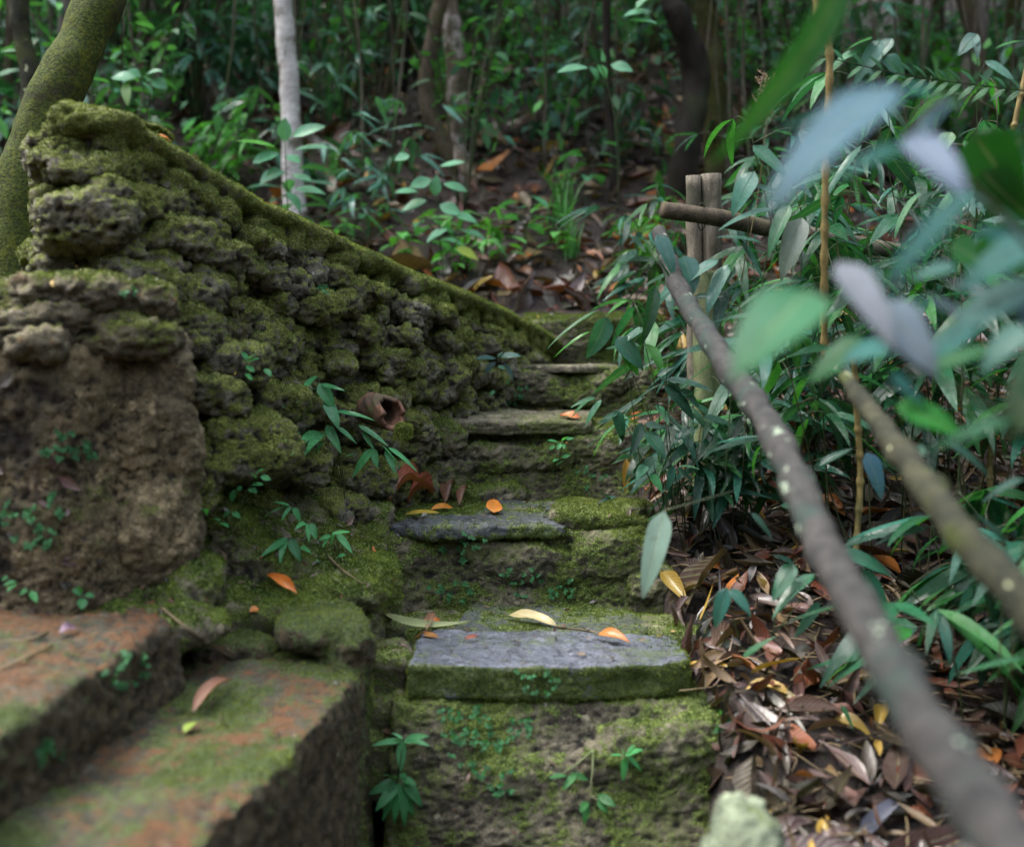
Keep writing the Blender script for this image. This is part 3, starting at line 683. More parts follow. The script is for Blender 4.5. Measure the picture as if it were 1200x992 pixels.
# ================================================================ palettes
rs = RS(5)
GREENS = np.array([(.012,.085,.035), (.016,.11,.05), (.03,.16,.045), (.012,.10,.065), (.035,.19,.04), (.008,.06,.035), (.02,.13,.09)])
DEADC = {'purple-brown': (.065,.024,.026), 'dark brown': (.035,.020,.014), 'rust-red': (.13,.028,.015), 'tan': (.18,.11,.055), 'pale grey': (.17,.15,.145), 'orange': (.42,.13,.02), 'ochre yellow': (.42,.26,.035), 'blackish': (.012,.010,.012), 'pinkish brown': (.13,.07,.055)}
DN = list(DEADC); DW = np.array([.29, .25, .14, .045, .02, .018, .015, .18, .05]); DW /= DW.sum()
def deadcols(n, rs, w=DW):
    k = rs.choice(len(DN), n, p=w); c = np.array([DEADC[DN[i]] for i in k]); return c*rs.uniform(.65, 1.35, (n, 1)), k
def greens(n, rs, jit=.35):
    return GREENS[rs.randint(len(GREENS), size=n)]*rs.uniform(1-jit, 1+jit, (n, 1))
def gn(x, y, e=.05):
    zx = (Hn(x+e, y)-Hn(x-e, y))/(2*e); zy = (Hn(x, y+e)-Hn(x, y-e))/(2*e)
    return norm(np.stack([-zx, -zy, np.ones_like(zx)], 1))
def right_ok(x, y):
    """on the litter slope, off the masonry"""
    rb = np.interp(y, [0, 1.5, 2.1, 2.35, 2.8, 3.4, 4.4, 5], [.40, .39, .38, .36, .37, .40, .57, .60])
    left = np.interp(y, [2.2, 2.6, 3.4, 4.4, 4.8], [-1.2, -1.05, -.55, -.02, .05])
    return ((x > rb) & (y < 4.95)) | (y > 4.95) | ((x < left-.08) & (y > 2.75))

# ================================================================ leaf litter
def litter(name, n, xr, yr, sz, nt, ns, seed, lift, wts=DW, ypow=1.):
    rs = RS(seed); x = rs.uniform(*xr, n); y = yr[0]+(yr[1]-yr[0])*rs.rand(n)**ypow
    k = right_ok(x, y); x, y = x[k], y[k]; n = len(x)
    nr = gn(x, y); z = Hn(x, y)+rs.uniform(.0, lift, n)
    nn = norm(nr+rs.normal(size=(n, 3))*.42); d = norm(np.cross(nn, rs.normal(size=(n, 3))))
    c, _ = deadcols(n, rs, wts); Ln = sz*rs.lognormal(0, .45, n)
    Lv = Leaves(); Lv.bulk(np.stack([x, y, z], 1)-d*Ln[:, None]/2, d, nn, Ln, Ln*rs.uniform(.22, .5, n), rs.normal(size=n)*.7, rs.uniform(-.1, .5, n), c, rs.uniform(0, 1.9, n), rs.uniform(0, .14, n))
    return Lv.mesh(name, 'ovate', nt, ns, seed)
lit = tag(link('leaf_litter', litter('leaf_litter', 14000, (.2, 3.2), (.7, 5.2), .066, 6, 3, 1, .035), M['dead']), 'carpet of small damp brown dead leaves covering the slope right of the steps', 'leaf litter', kind='stuff')
lit2 = tag(link('leaf_litter', litter('leaf_litter', 26000, (-5.5, 6.5), (3.2, 12.5), .10, 4, 3, 2, .03, wts=np.array([.22, .14, .20, .14, .07, .05, .03, .07, .08]), ypow=.9), M['dead']), 'blurred fallen leaves covering the forest slope behind the wall and steps', 'leaf litter', kind='stuff')
sheath = [.05, .08, .01, .5, .2, .0, .06, .02, .08]
rsx = RS(31); nsh = 1700; x = rsx.uniform(.4, 2.8, nsh); y = rsx.uniform(.9, 4.9, nsh); k = right_ok(x, y); x, y = x[k], y[k]; nn = norm(gn(x, y)+rsx.normal(size=(len(x), 3))*.5)
L_ = Leaves(); Lx = rsx.uniform(.05, .13, len(x)); L_.bulk(np.stack([x, y, Hn(x, y)+rsx.uniform(.01, .04, len(x))], 1), norm(np.cross(nn, rsx.normal(size=nn.shape)))+[0, 0, .12], nn, Lx, rsx.uniform(.008, .02, len(x)), rsx.normal(size=len(x))*.9, .3, deadcols(len(x), rsx, np.array(sheath)/sum(sheath))[0], 1.2, .05)
tag(link('leaf_litter', L_.mesh('leaf_litter', 'lance', 8, 3, 3), M['dead']), 'narrow straw-coloured bamboo sheaths strewn through the litter at the right', 'leaf litter', kind='stuff')
# twigs and dry stalks
tw = []
for k in range(1500):
    x, y = rs.uniform(.4, 2.6), rs.uniform(1.0, 4.9)
    if not right_ok(np.array(x), np.array(y)): continue
    a = rs.uniform(0, 6.28); Lh = rs.uniform(.05, .22); p = np.array([x, y, float(Hn(x, y))+.02]); d = np.array([math.cos(a), math.sin(a), rs.uniform(-.1, .35)])*Lh
    tw.append(tube([p-d/2, p+rs.normal(size=3)*.012, p+d/2], rs.uniform(.0008, .0024), 6, 4))
twigs = tag(link('twigs', tubes_mesh('twigs', tw), M['drystem']), 'tangle of thin dry twigs and stalks lying in the litter right of the steps', 'twigs', kind='stuff')

# single dead leaves one can pick out
def leafobj(name, label, group, px0, px1, D0, D1, W, kind, col, n=(0, -.35, 1), bend=.3, fold=.2, curl=0., wav=.05, mat='dead', cat='leaf', nt=14, ns=7, seed=0, lift=0):
    if 'hanging' not in label:
        h0, h1 = hitD(*px0, D0, .006), hitD(*px1, D1, .006)
        if abs(h0-D0) < .5: D0 = h0
        if abs(h1-D1) < .5: D1 = h1
        if abs(D0-D1) > .12: D1 = D0+np.sign(D1-D0)*.12 if h1 > h0 else D1; D0 = D0 if h1 > h0 else D1+np.sign(D0-D1)*.12
    p0, p1 = P(*px0, D0), P(*px1, D1); d = p1-p0; Ln = np.linalg.norm(d)
    L_ = Leaves(); nv = norm(n); 
    dd = norm(d); nv = norm(nv-dd*np.dot(nv, dd))
    # start tilted up so that the bent leaf still ends at p1
    d0 = dd*math.cos(bend/2)+nv*math.sin(bend/2); n0 = nv*math.cos(bend/2)-dd*math.sin(bend/2)
    Lc = Ln*(bend/2)/math.sin(bend/2) if abs(bend) > 1e-3 else Ln
    L_.add(p0+np.array([0, 0, lift]), d0, n0, Lc, W, bend, fold, col, curl, wav)
    o = link(name, L_.mesh(name, kind, nt, ns, seed), M[mat], org=p0)
    return tag(o, label, cat, group)
hero = [
 ('vivid orange leaf lying on the moss above the rust-stained block', (313, 677), (349, 700), 2.28, 2.22, .030, 'ovate', (.70,.19,.02), .6, .35, .6, .10),
 ('pinkish brown curled leaf lying on the rust-stained block', (226, 838), (272, 800), 1.90, 2.02, .038, 'ovate', (.36,.17,.11), .8, .3, .9, .05),
 ('tiny lime green leaf beside the pinkish curled leaf', (216, 862), (232, 849), 1.86, 1.88, .022, 'ovate', (.30,.42,.06), .4, .2, .3, .03),
 ('small orange leaf scrap in the crack above the rust-stained block', (293, 720), (304, 716), 2.24, 2.26, .02, 'ovate', (.65,.20,.02), .3, .2, .3, .05),
 ('long pale green strap leaf curled at the back of the slate slab', (449, 722), (550, 730), 2.58, 2.60, .024, 'lance', (.32,.36,.16), -.9, .3, .3, .03),
 ('bright orange leaf standing up behind the slate slab, beside the strap leaf', (494, 737), (518, 733), 2.60, 2.62, .030, 'ovate', (.65,.18,.02), .8, .3, .8, .1),
 ('brown leaf tip poking up at the back of the slate slab', (500, 742), (509, 720), 2.66, 2.68, .022, 'ovate', (.28,.13,.08), .4, .4, .6, .05),
 ('dull orange leaf lying on the left end of the slate slab', (484, 750), (514, 749), 2.50, 2.50, .026, 'ovate', (.40,.17,.05), .4, .1, .4, .05),
 ('long tan leaf on a thin stalk at the back of the slate slab', (652, 735), (591, 724), 2.62, 2.66, .036, 'ovate', (.52,.42,.20), .5, .35, .3, .08),
 ('orange leaf curling at the right end of the slate slab', (699, 747), (738, 756), 2.48, 2.44, .032, 'ovate', (.62,.19,.02), .9, .2, .6, .05),
 ('small red leaf scrap on the left half of the slate slab', (545, 752), (560, 748), 2.44, 2.46, .014, 'ovate', (.33,.07,.04), .3, .2, .3, .05),
 ('orange heart-shaped leaf standing on the second step', (579, 603), (578, 587), 2.92, 2.93, .044, 'heart', (.70,.22,.02), .25, .1, .2, .02),
 ('yellow leaf lying flat on the second step beside the red leaves', (474, 605), (515, 603), 2.85, 2.85, .022, 'ovate', (.60,.42,.05), .3, .1, .2, .04),
 ('orange leaf on the second step under the curled brown leaf', (505, 600), (531, 597), 2.88, 2.88, .030, 'ovate', (.70,.24,.02), .4, .2, .4, .08),
 ('large crumpled red-brown leaf at the left of the second step', (454, 586), (498, 566), 2.95, 3.0, .075, 'ovate', (.36,.09,.05), 1.1, .5, 1.3, .22),
 ('crumpled dark red leaf tucked against the large red-brown one', (478, 590), (508, 580), 2.93, 2.96, .065, 'ovate', (.32,.075,.045), 1.4, .6, 1.6, .25),
 ('curled chocolate brown leaf right of the crumpled red ones', (522, 592), (532, 570), 2.95, 2.98, .058, 'ovate', (.17,.07,.045), .9, .7, 1.4, .2),
 ('small curled brown leaf leaning on the chocolate brown one', (538, 594), (548, 574), 2.95, 2.98, .038, 'ovate', (.20,.08,.05), .9, .6, 1.2, .15),
 ('orange leaf on the third step near its dark cracked slab', (656, 489), (681, 492), 3.50, 3.48, .035, 'ovate', (.65,.17,.03), .4, .2, .4, .1),
 ('small rust leaf on the third step beside the bamboo leaves', (741, 494), (751, 486), 3.55, 3.55, .03, 'ovate', (.55,.16,.03), .4, .2, .4, .1),
 ('yellow ochre leaf hanging in front of the third riser', (734, 540), (732, 580), 3.15, 3.15, .026, 'lance', (.55,.30,.05), .3, .3, .5, .05),
 ('ochre curled leaf in the litter right of the second step', (775, 672), (806, 712), 2.62, 2.55, .045, 'ovate', (.48,.31,.05), .6, .3, .8, .08),
 ('bright orange-red leaf lying in the litter below the leaning pole', (905, 868), (958, 882), 1.98, 1.96, .085, 'ovate', (.50,.13,.035), .6, .15, .5, .06),
 ('deep red leaf lying under the ochre strip leaf', (962, 832), (1008, 850), 2.06, 2.02, .055, 'ovate', (.20,.045,.03), .6, .15, .5, .1),
 ('mustard yellow leaf curling at the right of the orange-red one', (972, 846), (1022, 870), 2.00, 1.96, .05, 'ovate', (.44,.27,.03), 1.0, .15, .7, .06),
 ('long ochre strip leaf lying in the litter above the orange-red one', (902, 808), (958, 852), 2.12, 2.02, .032, 'lance', (.30,.22,.07), .3, .5, .6, .02),
 ('long grey strip leaf parallel to the ochre strip leaf', (890, 815), (945, 862), 2.10, 2.01, .034, 'lance', (.40,.36,.31), .3, .4, .6, .02),
 ('blue-grey folded leaf at the bottom edge under the leaning pole', (1008, 990), (1062, 936), 1.78, 1.84, .045, 'lance', (.25,.25,.34), .3, .6, .5, .02),
 ('round purple leaf in the dark litter at the bottom', (968, 945), (1000, 950), 1.86, 1.85, .06, 'ovate', (.17,.06,.09), .5, .1, .5, .08),
 ('pale grey-green leaf on the litter right of the slate slab', (815, 752), (858, 765), 2.38, 2.34, .06, 'ovate', (.28,.32,.24), .5, .35, .4, .04),
 ('yellow leaf on the litter between the posts and the second step', (795, 536), (815, 545), 3.1, 3.05, .05, 'ovate', (.60,.42,.04), .5, .1, .4, .04),
 ('orange leaf on the litter right of the greenish post', (860, 505), (873, 515), 3.2, 3.15, .04, 'ovate', (.65,.20,.02), .5, .1, .4, .04),
 ('purple petal-like leaf scrap on the mossy bank at far left', (70, 748), (92, 738), 2.00, 2.02, .022, 'ovate', (.24,.13,.20), .5, .3, .6, .15),
 ('rust leaf scrap on the buttress foot at the left', (90, 678), (100, 665), 2.05, 2.07, .016, 'ovate', (.35,.12,.07), .5, .3, .6, .1),
]
for k, h in enumerate(hero):
    lab, a, b, d0, d1, W_, kind, col, bend, fold, curl, wav = h
    nv = (0, -.5, 1) if a[1] < 760 else (0, -.2, 1)
    if 'hanging' in lab or 'standing on' in lab: nv = (.1, -1, .3)
    if 'curled' in lab or 'crumpled' in lab: nv = (-.2, -.8, .8)
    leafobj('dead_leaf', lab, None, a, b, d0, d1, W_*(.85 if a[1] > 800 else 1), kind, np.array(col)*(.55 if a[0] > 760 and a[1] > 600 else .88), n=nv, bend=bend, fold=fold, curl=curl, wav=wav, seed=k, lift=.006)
# prototypes for the picked-out litter leaves
prot = []
for k, nm in enumerate([DN[i] for i in (0, 2, 3, 4, 5, 6, 8, 1, 3, 0, 2, 8)]):
    L_ = Leaves(); Ln = rs.uniform(.07, .105); narrow = k in (3, 8)
    L_.add((-Ln/2, 0, 0), (1, 0, .15), (0, 0, 1), Ln, Ln*(.26 if narrow else rs.uniform(.38, .55)), rs.uniform(.3, 1.1), rs.uniform(.1, .4), np.array(DEADC[nm])*.9, rs.uniform(.3, 1.2), rs.uniform(.03, .12))
    o = link('dead_leaf', L_.mesh('dead_leaf', 'lance' if narrow else 'ovate', 10, 5, k), M['dead'])
    prot.append((o, nm, narrow))
zones = [((.42, .95), (1.45, 2.05), 'in the dark litter low down by the leaning pole'), ((.45, 1.0), (2.05, 2.75), 'in the litter right of the slate slab'), ((.48, 1.0), (2.75, 3.5), 'in the litter right of the second step'),
         ((1.0, 1.8), (1.7, 2.6), 'in the litter at the right edge, beyond the leaning pole'), ((1.0, 1.9), (2.6, 3.8), 'in the litter under the bamboo thicket'), ((.5, 1.2), (3.5, 4.6), 'in the litter behind the greenish post'), ((-.1, 1.1), (4.95, 5.9), 'on the path above the topmost step')]
used = set()
for zi, (xr, yr, zn) in enumerate(zones):
    for k in range(26):
        x, y = rs.uniform(*xr), rs.uniform(*yr)
        if not right_ok(np.array(x), np.array(y)): continue
        pi = rs.randint(len(prot)); o, nm, narrow = prot[pi]
        nr = gn(np.array([x]), np.array([y]))[0]
        c = copy_thing(o, (x, y, float(Hn(x, y))+rs.uniform(.022, .045)), rs.uniform(0, 6.28), rs.uniform(.75, 1.25)*(1.35 if zi == 6 else 1), (math.atan2(-nr[1], nr[2])*-1*0+rs.normal()*.3+math.atan(-nr[1])*-1*-1, rs.normal()*.3))
        tag(c, f"{'narrow' if narrow else 'broad'} {nm} dead leaf {zn}", 'leaf', f"{'narrow' if narrow else 'broad'} {nm} leaves {zn}")
for o, _, _ in prot: bpy.data.objects.remove(o)

# ================================================================ rails, posts, pole
def pole(name, label, pts, rad, mat, cat='pole', n=60, sides=20, noise=.004, nf=18, seed=0, group=None, knots=0):
    if knots:
        r_ = RS(seed); q = np.linspace(0, 1, n); rad = np.interp(q, np.linspace(0, 1, len(rad)), rad)
        for k in range(knots): rad = rad+.0042*r_.uniform(.4, 1.2)*np.exp(-((q-(k+r_.uniform(.2, .8))/knots)/.006)**2)
    V, f = tube(pts, rad, n, sides, True, noise, nf, seed)
    o = link(name, make_mesh(name, V, f), M[mat], org=pts[-1]); return tag(o, label, cat, group)
pl = pole('handrail_pole', 'long grey barked handrail pole', [P(772, 272, 2.75), P(800, 345, 2.52), P(850, 425, 2.1), P(905, 505, 1.72), P(965, 640, 1.33), P(1055, 800, 1.03), P(1165, 975, .84), P(1290, 1200, .70)], [.0185, .021, .0225, .021, .0235, .022, .0225, .023], 'pole', 'handrail', 220, 28, .010, 14, 3, knots=9)
pl['label'] = 'long grey barked pole used as handrail, blurring towards the bottom right corner'
pole('handrail_pole', 'mossier lichened pole slanting down behind the leaves to the right edge', [P(990, 440, 1.75), P(1025, 490, 1.62), P(1070, 550, 1.45), P(1140, 640, 1.25), P(1260, 770, 1.05)], [.010, .0165, .018, .019, .020], 'poleg', 'handrail', 160, 24, .010, 14, 5, knots=6)
pole('crossbar', 'dark weathered horizontal wooden bar lashed across the front of the posts', [P(776, 246, 2.86), P(840, 255, 2.9), P(900, 268, 2.95), P(950, 280, 3.0)], [.021, .022, .021, .02], 'log', 'crossbar', 30, 16, .003, 20, 6)
pole('crossbar', 'pale rail pole running right behind the bamboo leaves', [P(890, 262, 3.1), P(980, 282, 3.2), P(1080, 300, 3.3), P(1160, 322, 3.4), P(1320, 350, 3.6)], [.022, .024, .022, .023, .022], 'wood', 'crossbar', 40, 16, .003, 20, 7)
for (cx, w_, lab, top) in [(813, 19, 'left of two bare wooden posts standing side by side behind the crossbar', 206), (833, 24, 'right of two bare wooden posts standing side by side behind the crossbar', 204)]:
    a = P(cx, top, 3.03); b = P(cx-1, 540, 3.06)
    V, f = tube([a, (a+b)/2+np.array([.004, 0, 0]), b+np.array([0, 0, -.15])], [w_/2/F*3.0], 30, 14, True, .006, 18, cx)
    tag(link('wooden_post', make_mesh('wooden_post', V, f), M['wood'], org=b), lab, 'post')
a = P(824, 318, 3.0); b = P(828, 520, 3.02)
V, f = tube([a, (a+b)/2+np.array([.006, 0, 0]), b+np.array([0, 0, -.15])], [.033, .037, .036], 40, 16, True, .007, 14, 9)
tag(link('wooden_post', make_mesh('wooden_post', V, f), M['greenwood'], org=b), 'thick pale green algae-covered post rising behind the handrail pole', 'post')
# wire lashing on the post
ring = [tube([P(822+5*math.cos(t), 254+16*math.sin(t), 2.85+.03) for t in np.linspace(0, 6.1, 12)], .0016, 30, 5), tube([P(823, 232, 2.94), P(825, 226, 2.93), P(824, 240, 2.93)], .003, 8, 5)]
tag(link('wire_tie', tubes_mesh('wire_tie', ring[:1]), M['dark'], org=P(822, 252, 2.93)), 'thin dark wire loop tying the crossbar to the posts', 'wire')

# ================================================================ terracotta pipe stub
def pipe():
    root = thing('clay_pipe', 'broken reddish clay drain pipe stub poking out of the mossy wall', 'pipe', P(455, 495, 2.88))
    c0, c1 = P(440, 480, 2.90), P(474, 486, 2.80); ax = norm(c1-c0+np.array([.01, -.03, -.005]))
    up = np.array([0, 0, 1.]); u = norm(np.cross(ax, up)); v = np.cross(u, ax)
    n, m = 16, 36; R = .037; parts = []
    def surf(Rr, flip):
        V = []
        for i in range(n):
            for j in range(m):
                a = 2*math.pi*j/m; e = .006*math.sin(3*a+1)+.004*math.sin(7*a)+.002*math.sin(13*a)
                ln = (.105+e*1.3-.03*max(0, math.sin(a)))*i/(n-1)
                V.append(c0-ax*.03+ax*ln*1.2+(u*math.cos(a)+v*math.sin(a)*1.12)*(Rr+.0015*math.sin(5*a+i)))
        return np.array(V)
    Vo, Vi = surf(R, 0), surf(R-.009, 1)
    i, j = np.meshgrid(np.arange(n-1), np.arange(m), indexing='ij'); q = np.stack([i*m+j, i*m+(j+1) % m, (i+1)*m+(j+1) % m, (i+1)*m+j], -1).reshape(-1, 4)
    k = n*m; a = np.arange(m); e = (n-1)*m
    rim = np.stack([e+a, e+(a+1) % m, k+e+(a+1) % m, k+e+a], 1)
    V = np.vstack([Vo, Vi]); V = V+(fbm(V, 60, 3)*.0022)[:, None]*norm(V-c0)
    link('shell', make_mesh('shell', V, [q, (q+k)[:, ::-1], rim]), M['clay'], root)
    me = rockify('moss_clump', [superell(c1+np.array([-.004, -.006, -.040]), (.02, .014, .018), .8, (0, 0, 0), 14, 10, .3, 3)], .004, disp_rock(.01, 30, .004, 60, .002, 100, (1, 1, 1), 4), 1, moss_f(.2, .5, .4, 9, 0, 3))
    mc = link('moss_clump', me, M['step'], root); add_moss(mc, 500000, .005, M['mossb'], 12, .3)
pipe()
print('litter+poles', round(time.time()-T0, 1))
# ================================================================ plants close by
def bamboo(rs, base, top, lean, nbr, LL=.11, col=None, fan=(2, 5), rad=.0022, start=.35, blen=(.05, .16), droop=.9, stems=None, lv=None):
    """one culm with drooping fans of lance leaves; returns stem tubes and Leaves"""
    stems = [] if stems is None else stems; lv = Leaves() if lv is None else lv
    base, top = np.asarray(base, float), np.asarray(top, float); mid = (base+top)/2+np.asarray(lean)
    c = catmull([base, mid, top], 24); stems.append(tube(c[::2], [rad, rad*.5], 14, 5))
    for k in range(nbr):
        t = start+(1-start)*(k+rs.uniform(.1, .9))/nbr; p = c[min(int(t*23), 23)]
        a = rs.uniform(0, 6.28); d = norm((math.cos(a), math.sin(a), rs.uniform(.1, .7))); bl = rs.uniform(*blen)
        e = p+d*bl*.8+np.array([0, 0, -.15*bl]); stems.append(tube([p, p+d*bl*.5, e], [rad*.5, rad*.25], 6, 4))
        nl = rs.randint(fan[0], fan[1]+1); a0 = rs.uniform(-.3, .3)
        for j in range(nl):
            aa = a+a0+(j-(nl-1)/2)*rs.uniform(.45, .75); z = rs.uniform(-.75, .1)
            dd = np.array([math.cos(aa), math.sin(aa), z]); nn = np.array([rs.normal()*.35, rs.normal()*.35-.25, 1.])
            Ln = LL*rs.uniform(.65, 1.25); cc = (greens(1, rs)[0] if col is None else np.array(col)*rs.uniform(.7, 1.35))
            lv.add(e, dd, nn, Ln, Ln*rs.uniform(.15, .215), rs.uniform(.15, droop), rs.uniform(.05, .3), cc, 0, rs.uniform(0, .03))
    return stems, lv
def plant(name, label, cat, base, stems, lv, mat='leaf', kind='lance', group=None, smat='stem', nt=9, ns=5, fol='foliage'):
    root = thing(name, label, cat, base, group)
    if stems: link('stem', tubes_mesh('stem', stems), M[smat], root)
    if lv is not None and lv.r: link(fol, lv.mesh(fol, kind, nt, ns, len(lv.r)), M[mat], root)
    return root
def manual(name, label, cat, basepx, D, leaves, stempts, mat='leaf', kind='lance', col=(.03,.13,.05), fold=.2, bend=.35, srad=.0015, nrm=(0, -.55, 1), smat='stem', parts=False, snap=False):
    """leaves: (x0,y0,x1,y1,width_px[,col[,dD]])"""
    if name in ('bamboo_seedling', 'leafy_sprout', 'fern_sprout', 'grass_stalk'): snap = True
    if snap: D = min(D+.25, hitD(*basepx, D, .0))
    fd = (lambda x, y: min(D, hitD(x, y, D, .02))) if snap else (lambda x, y: D)
    base = P(*basepx, D); root = thing(name, label, cat, base)
    st = [tube([P(x, y, fd(x, y) if i else D+.01) for i, (x, y, *dd) in enumerate(s)], [srad, srad*.6], 12, 5) for s in stempts]
    if st: link('stem', tubes_mesh('stem', st), M[smat], root)
    lv = Leaves(); r2 = RS(int(basepx[0]))
    for l in leaves:
        x0, y0, x1, y1, w_ = l[:5]; c = l[5] if len(l) > 5 and l[5] is not None else np.array(col)*r2.uniform(1.0, 1.6); dD = l[6] if len(l) > 6 else r2.uniform(-.04, .01)
        D0 = D+(l[7] if len(l) > 7 else 0)
        if snap: D0 = fd(x0, y0)-.004; dD = min(dD, hitD(x1, y1, D0, .015)-D0)
        p0, p1 = P(x0, y0, D0), P(x1, y1, D0+dD); d = p1-p0; Ln = np.linalg.norm(d); dd = d/Ln
        nv = np.array(nrm, float)+r2.normal(size=3)*.25; nv = norm(nv-dd*np.dot(nv, dd)); b = bend*r2.uniform(.5, 1.3)
        lv.add(p0, dd*math.cos(b/2)+nv*math.sin(b/2), nv*math.cos(b/2)-dd*math.sin(b/2), Ln*(b/2)/math.sin(b/2), w_/F*D0*(1.15 if parts else .98), b, fold*r2.uniform(.5, 1.4), c, 0, .015)
        if parts:
            lf = link('leaf', lv.mesh('leaf', kind, 14, 7, int(x0)), M[mat], root); lv = Leaves()
    if lv.r: link('foliage', lv.mesh('foliage', kind, 12, 5, 3), M[mat], root)
    return root
G1, G2, G3 = (.045,.22,.085), (.06,.30,.10), (.02,.10,.06)
manual('bamboo_seedling', 'glossy bamboo seedling growing out of the mossy wall, left of the clay pipe', 'seedling', (404, 585), 2.72,
 [(372,440,347,473,9),(373,455,330,479,6),(374,449,392,480,17,G2),(382,470,397,503,17,G1),(392,482,440,493,8),(383,498,400,531,12,G2),(395,500,418,520,9),(372,505,342,533,11),(362,508,334,517,6),(378,507,357,533,12),(380,515,372,530,6),
  (420,498,455,523,10,G1),(437,525,413,560,12,G2),(438,526,443,548,10),(448,522,470,552,14,G2),(455,524,489,553,8),(452,526,464,556,8),(420,532,405,535,5),(425,505,440,528,6),(376,450,405,458,6)],
 [[(404,585),(400,540),(385,490),(373,442)],[(400,560),(398,520),(420,498),(450,522)],[(402,570),(392,540),(380,507)],[(440,524),(432,512),(418,500)]], col=(.05,.24,.09))
manual('bamboo_seedling', 'bright drooping bamboo seedling on the mossy bank below the wall', 'seedling', (395, 668), 2.45,
 [(340,592,312,604,7),(341,593,330,610,8,G2),(344,594,352,612,9,G2),(340,592,320,588,6),(358,612,346,620,7),(364,613,371,632,10,G2),(360,613,362,634,6),(337,630,306,652,10,G2),(335,631,328,660,9),(340,631,353,658,12,G1),(388,628,372,634,8),(390,625,411,623,6),(393,622,388,640,8),(395,625,413,648,10,G2),(385,630,378,642,7),(405,650,395,652,6),(370,655,376,660,6),(352,640,365,648,7)],
 [[(395,668),(380,645),(362,613),(341,592)],[(400,660),(396,640),(393,620)],[(375,650),(355,634),(337,630)]], col=(.08,.34,.12))
manual('leafy_sprout', 'slender sprout of oval bluish leaves at the foot of the wall, beside the third step', 'seedling', (578, 478), 3.30,
 [(582,420,556,421,11,(.03,.10,.09)),(584,418,611,417,12,(.04,.12,.10)),(581,424,568,438,11,(.05,.12,.14)),(590,425,601,447,11,(.05,.13,.12)),(583,419,590,412,6),(584,428,592,433,6),(580,457,574,464,6,G1)],
 [[(578,478),(582,450),(584,420)]], kind='ovate', mat='broad', col=(.04,.12,.08))
manual('leafy_sprout', 'tiny round-leaved sprout on the third riser', 'seedling', (655, 545), 3.30,
 [(655,518,641,516,6,G2),(657,519,653,527,6,G2),(659,517,666,511,7,G2),(660,520,661,526,5,G2),(656,538,648,541,7,G2),(658,536,669,533,6,G2),(660,540,652,545,5,G2),(663,515,673,513,5,G2),(650,522,644,527,5,G2)],
 [[(655,545),(657,530),(660,512)]], kind='ovate', mat='broad')
manual('leafy_sprout', 'round-leaved creeper in the shade of the wall above the bamboo seedling', 'seedling', (290, 455), 2.36,
 [(288,425,304,420,9,G2),(289,428,298,436,9,G2),(290,422,283,412,9,G2),(310,432,318,441,8,G1),(288,437,296,446,6,G2),(292,420,300,415,8,G2)],
 [[(290,455),(290,435),(289,415)]], kind='ovate', mat='broad')
manual('leafy_sprout', 'low trailing sprout with small round leaves on the mossy bank left of the seedlings', 'seedling', (275, 625), 2.32,
 [(300,556,309,550,9,G2),(300,560,292,553,10,G2),(305,558,318,562,8,G2),(275,573,272,588,10,G2),(278,575,284,570,9,G2),(292,572,301,578,9,G1),(295,568,309,568,7,G2),(270,598,262,606,9,G1),(272,600,282,607,8,G2),(258,612,268,618,8,G2),(242,604,236,598,8,G2),(248,608,258,610,7,G2)],
 [[(275,625),(278,600),(290,575),(302,556)],[(275,625),(260,610),(245,602)]], kind='ovate', mat='broad')
for nm, bx, lst, lab in [('leafy_sprout', (98, 712), [(97,698,84,690,10),(97,700,96,714,12),(99,697,112,699,9),(95,696,90,686,8)], 'little bright sprout at the end of the thin grey twig, far left'),
                    ('leafy_sprout', (35, 705), [(20,680,4,686,9),(20,682,8,694,8),(33,692,22,695,9),(36,692,44,706,9),(10,676,2,680,8)], 'little bright sprout at the left edge above the thin grey twig')]:
    manual(nm, lab, 'seedling', bx, 2.0, [(*l, (.06,.26,.09)) for l in lst], [[bx, (bx[0]-1, bx[1]-10), (bx[0]-3, bx[1]-20)]], kind='ovate', mat='broad')
manual('fern_sprout', 'pale green sprout with five pointed lobes in front of the lowest step', 'seedling', (462, 915), 2.02,
 [(472,868,434,874,13),(473,867,504,874,13),(472,868,470,904,13),(472,866,458,858,9),(475,865,503,862,10),(474,868,490,870,9)], [[(462,925),(468,900),(472,868)]], col=(.10,.34,.14), kind='lance', mat='broad')
manual('fern_sprout', 'dense glossy green sprout below the pale lobed one', 'seedling', (470, 985), 1.98,
 [(465,915,432,930,14),(465,918,440,950,15),(468,916,462,965,13),(470,918,474,968,13),(474,914,495,945,15),(472,912,488,920,12),(466,912,450,908,12),(470,912,476,905,10),(470,922,485,955,13),(466,925,448,962,12)], [[(470,985),(468,950),(468,915)]], col=(.03,.17,.055), kind='lance', mat='broad')
manual('fern_sprout', 'small lobed sprout low on the right side of the lowest riser', 'seedling', (733, 905), 2.03,
 [(732,885,715,885,9),(733,884,754,878,10),(733,886,730,915,9),(735,886,752,903,10),(731,883,726,875,7),(735,882,745,872,8)], [[(731,915),(732,900),(733,885)]], col=(.06,.27,.09), kind='lance', mat='broad')
manual('grass_stalk', 'thin bent pale stalks with hanging dark leaflets in the middle of the lowest riser', 'plant', (692, 940), 2.05,
 [(665,908,642,912,12),(668,906,690,914,10),(700,935,712,952,10),(688,938,680,952,10),(676,906,660,925,12),(690,940,684,965,9),(700,930,722,945,12)], [[(695,878),(672,898),(655,908)],[(695,878),(694,905),(690,940)],[(690,930),(702,938)]], col=(.03,.15,.04), kind='ovate', mat='broad', srad=.002, smat='greenwood')

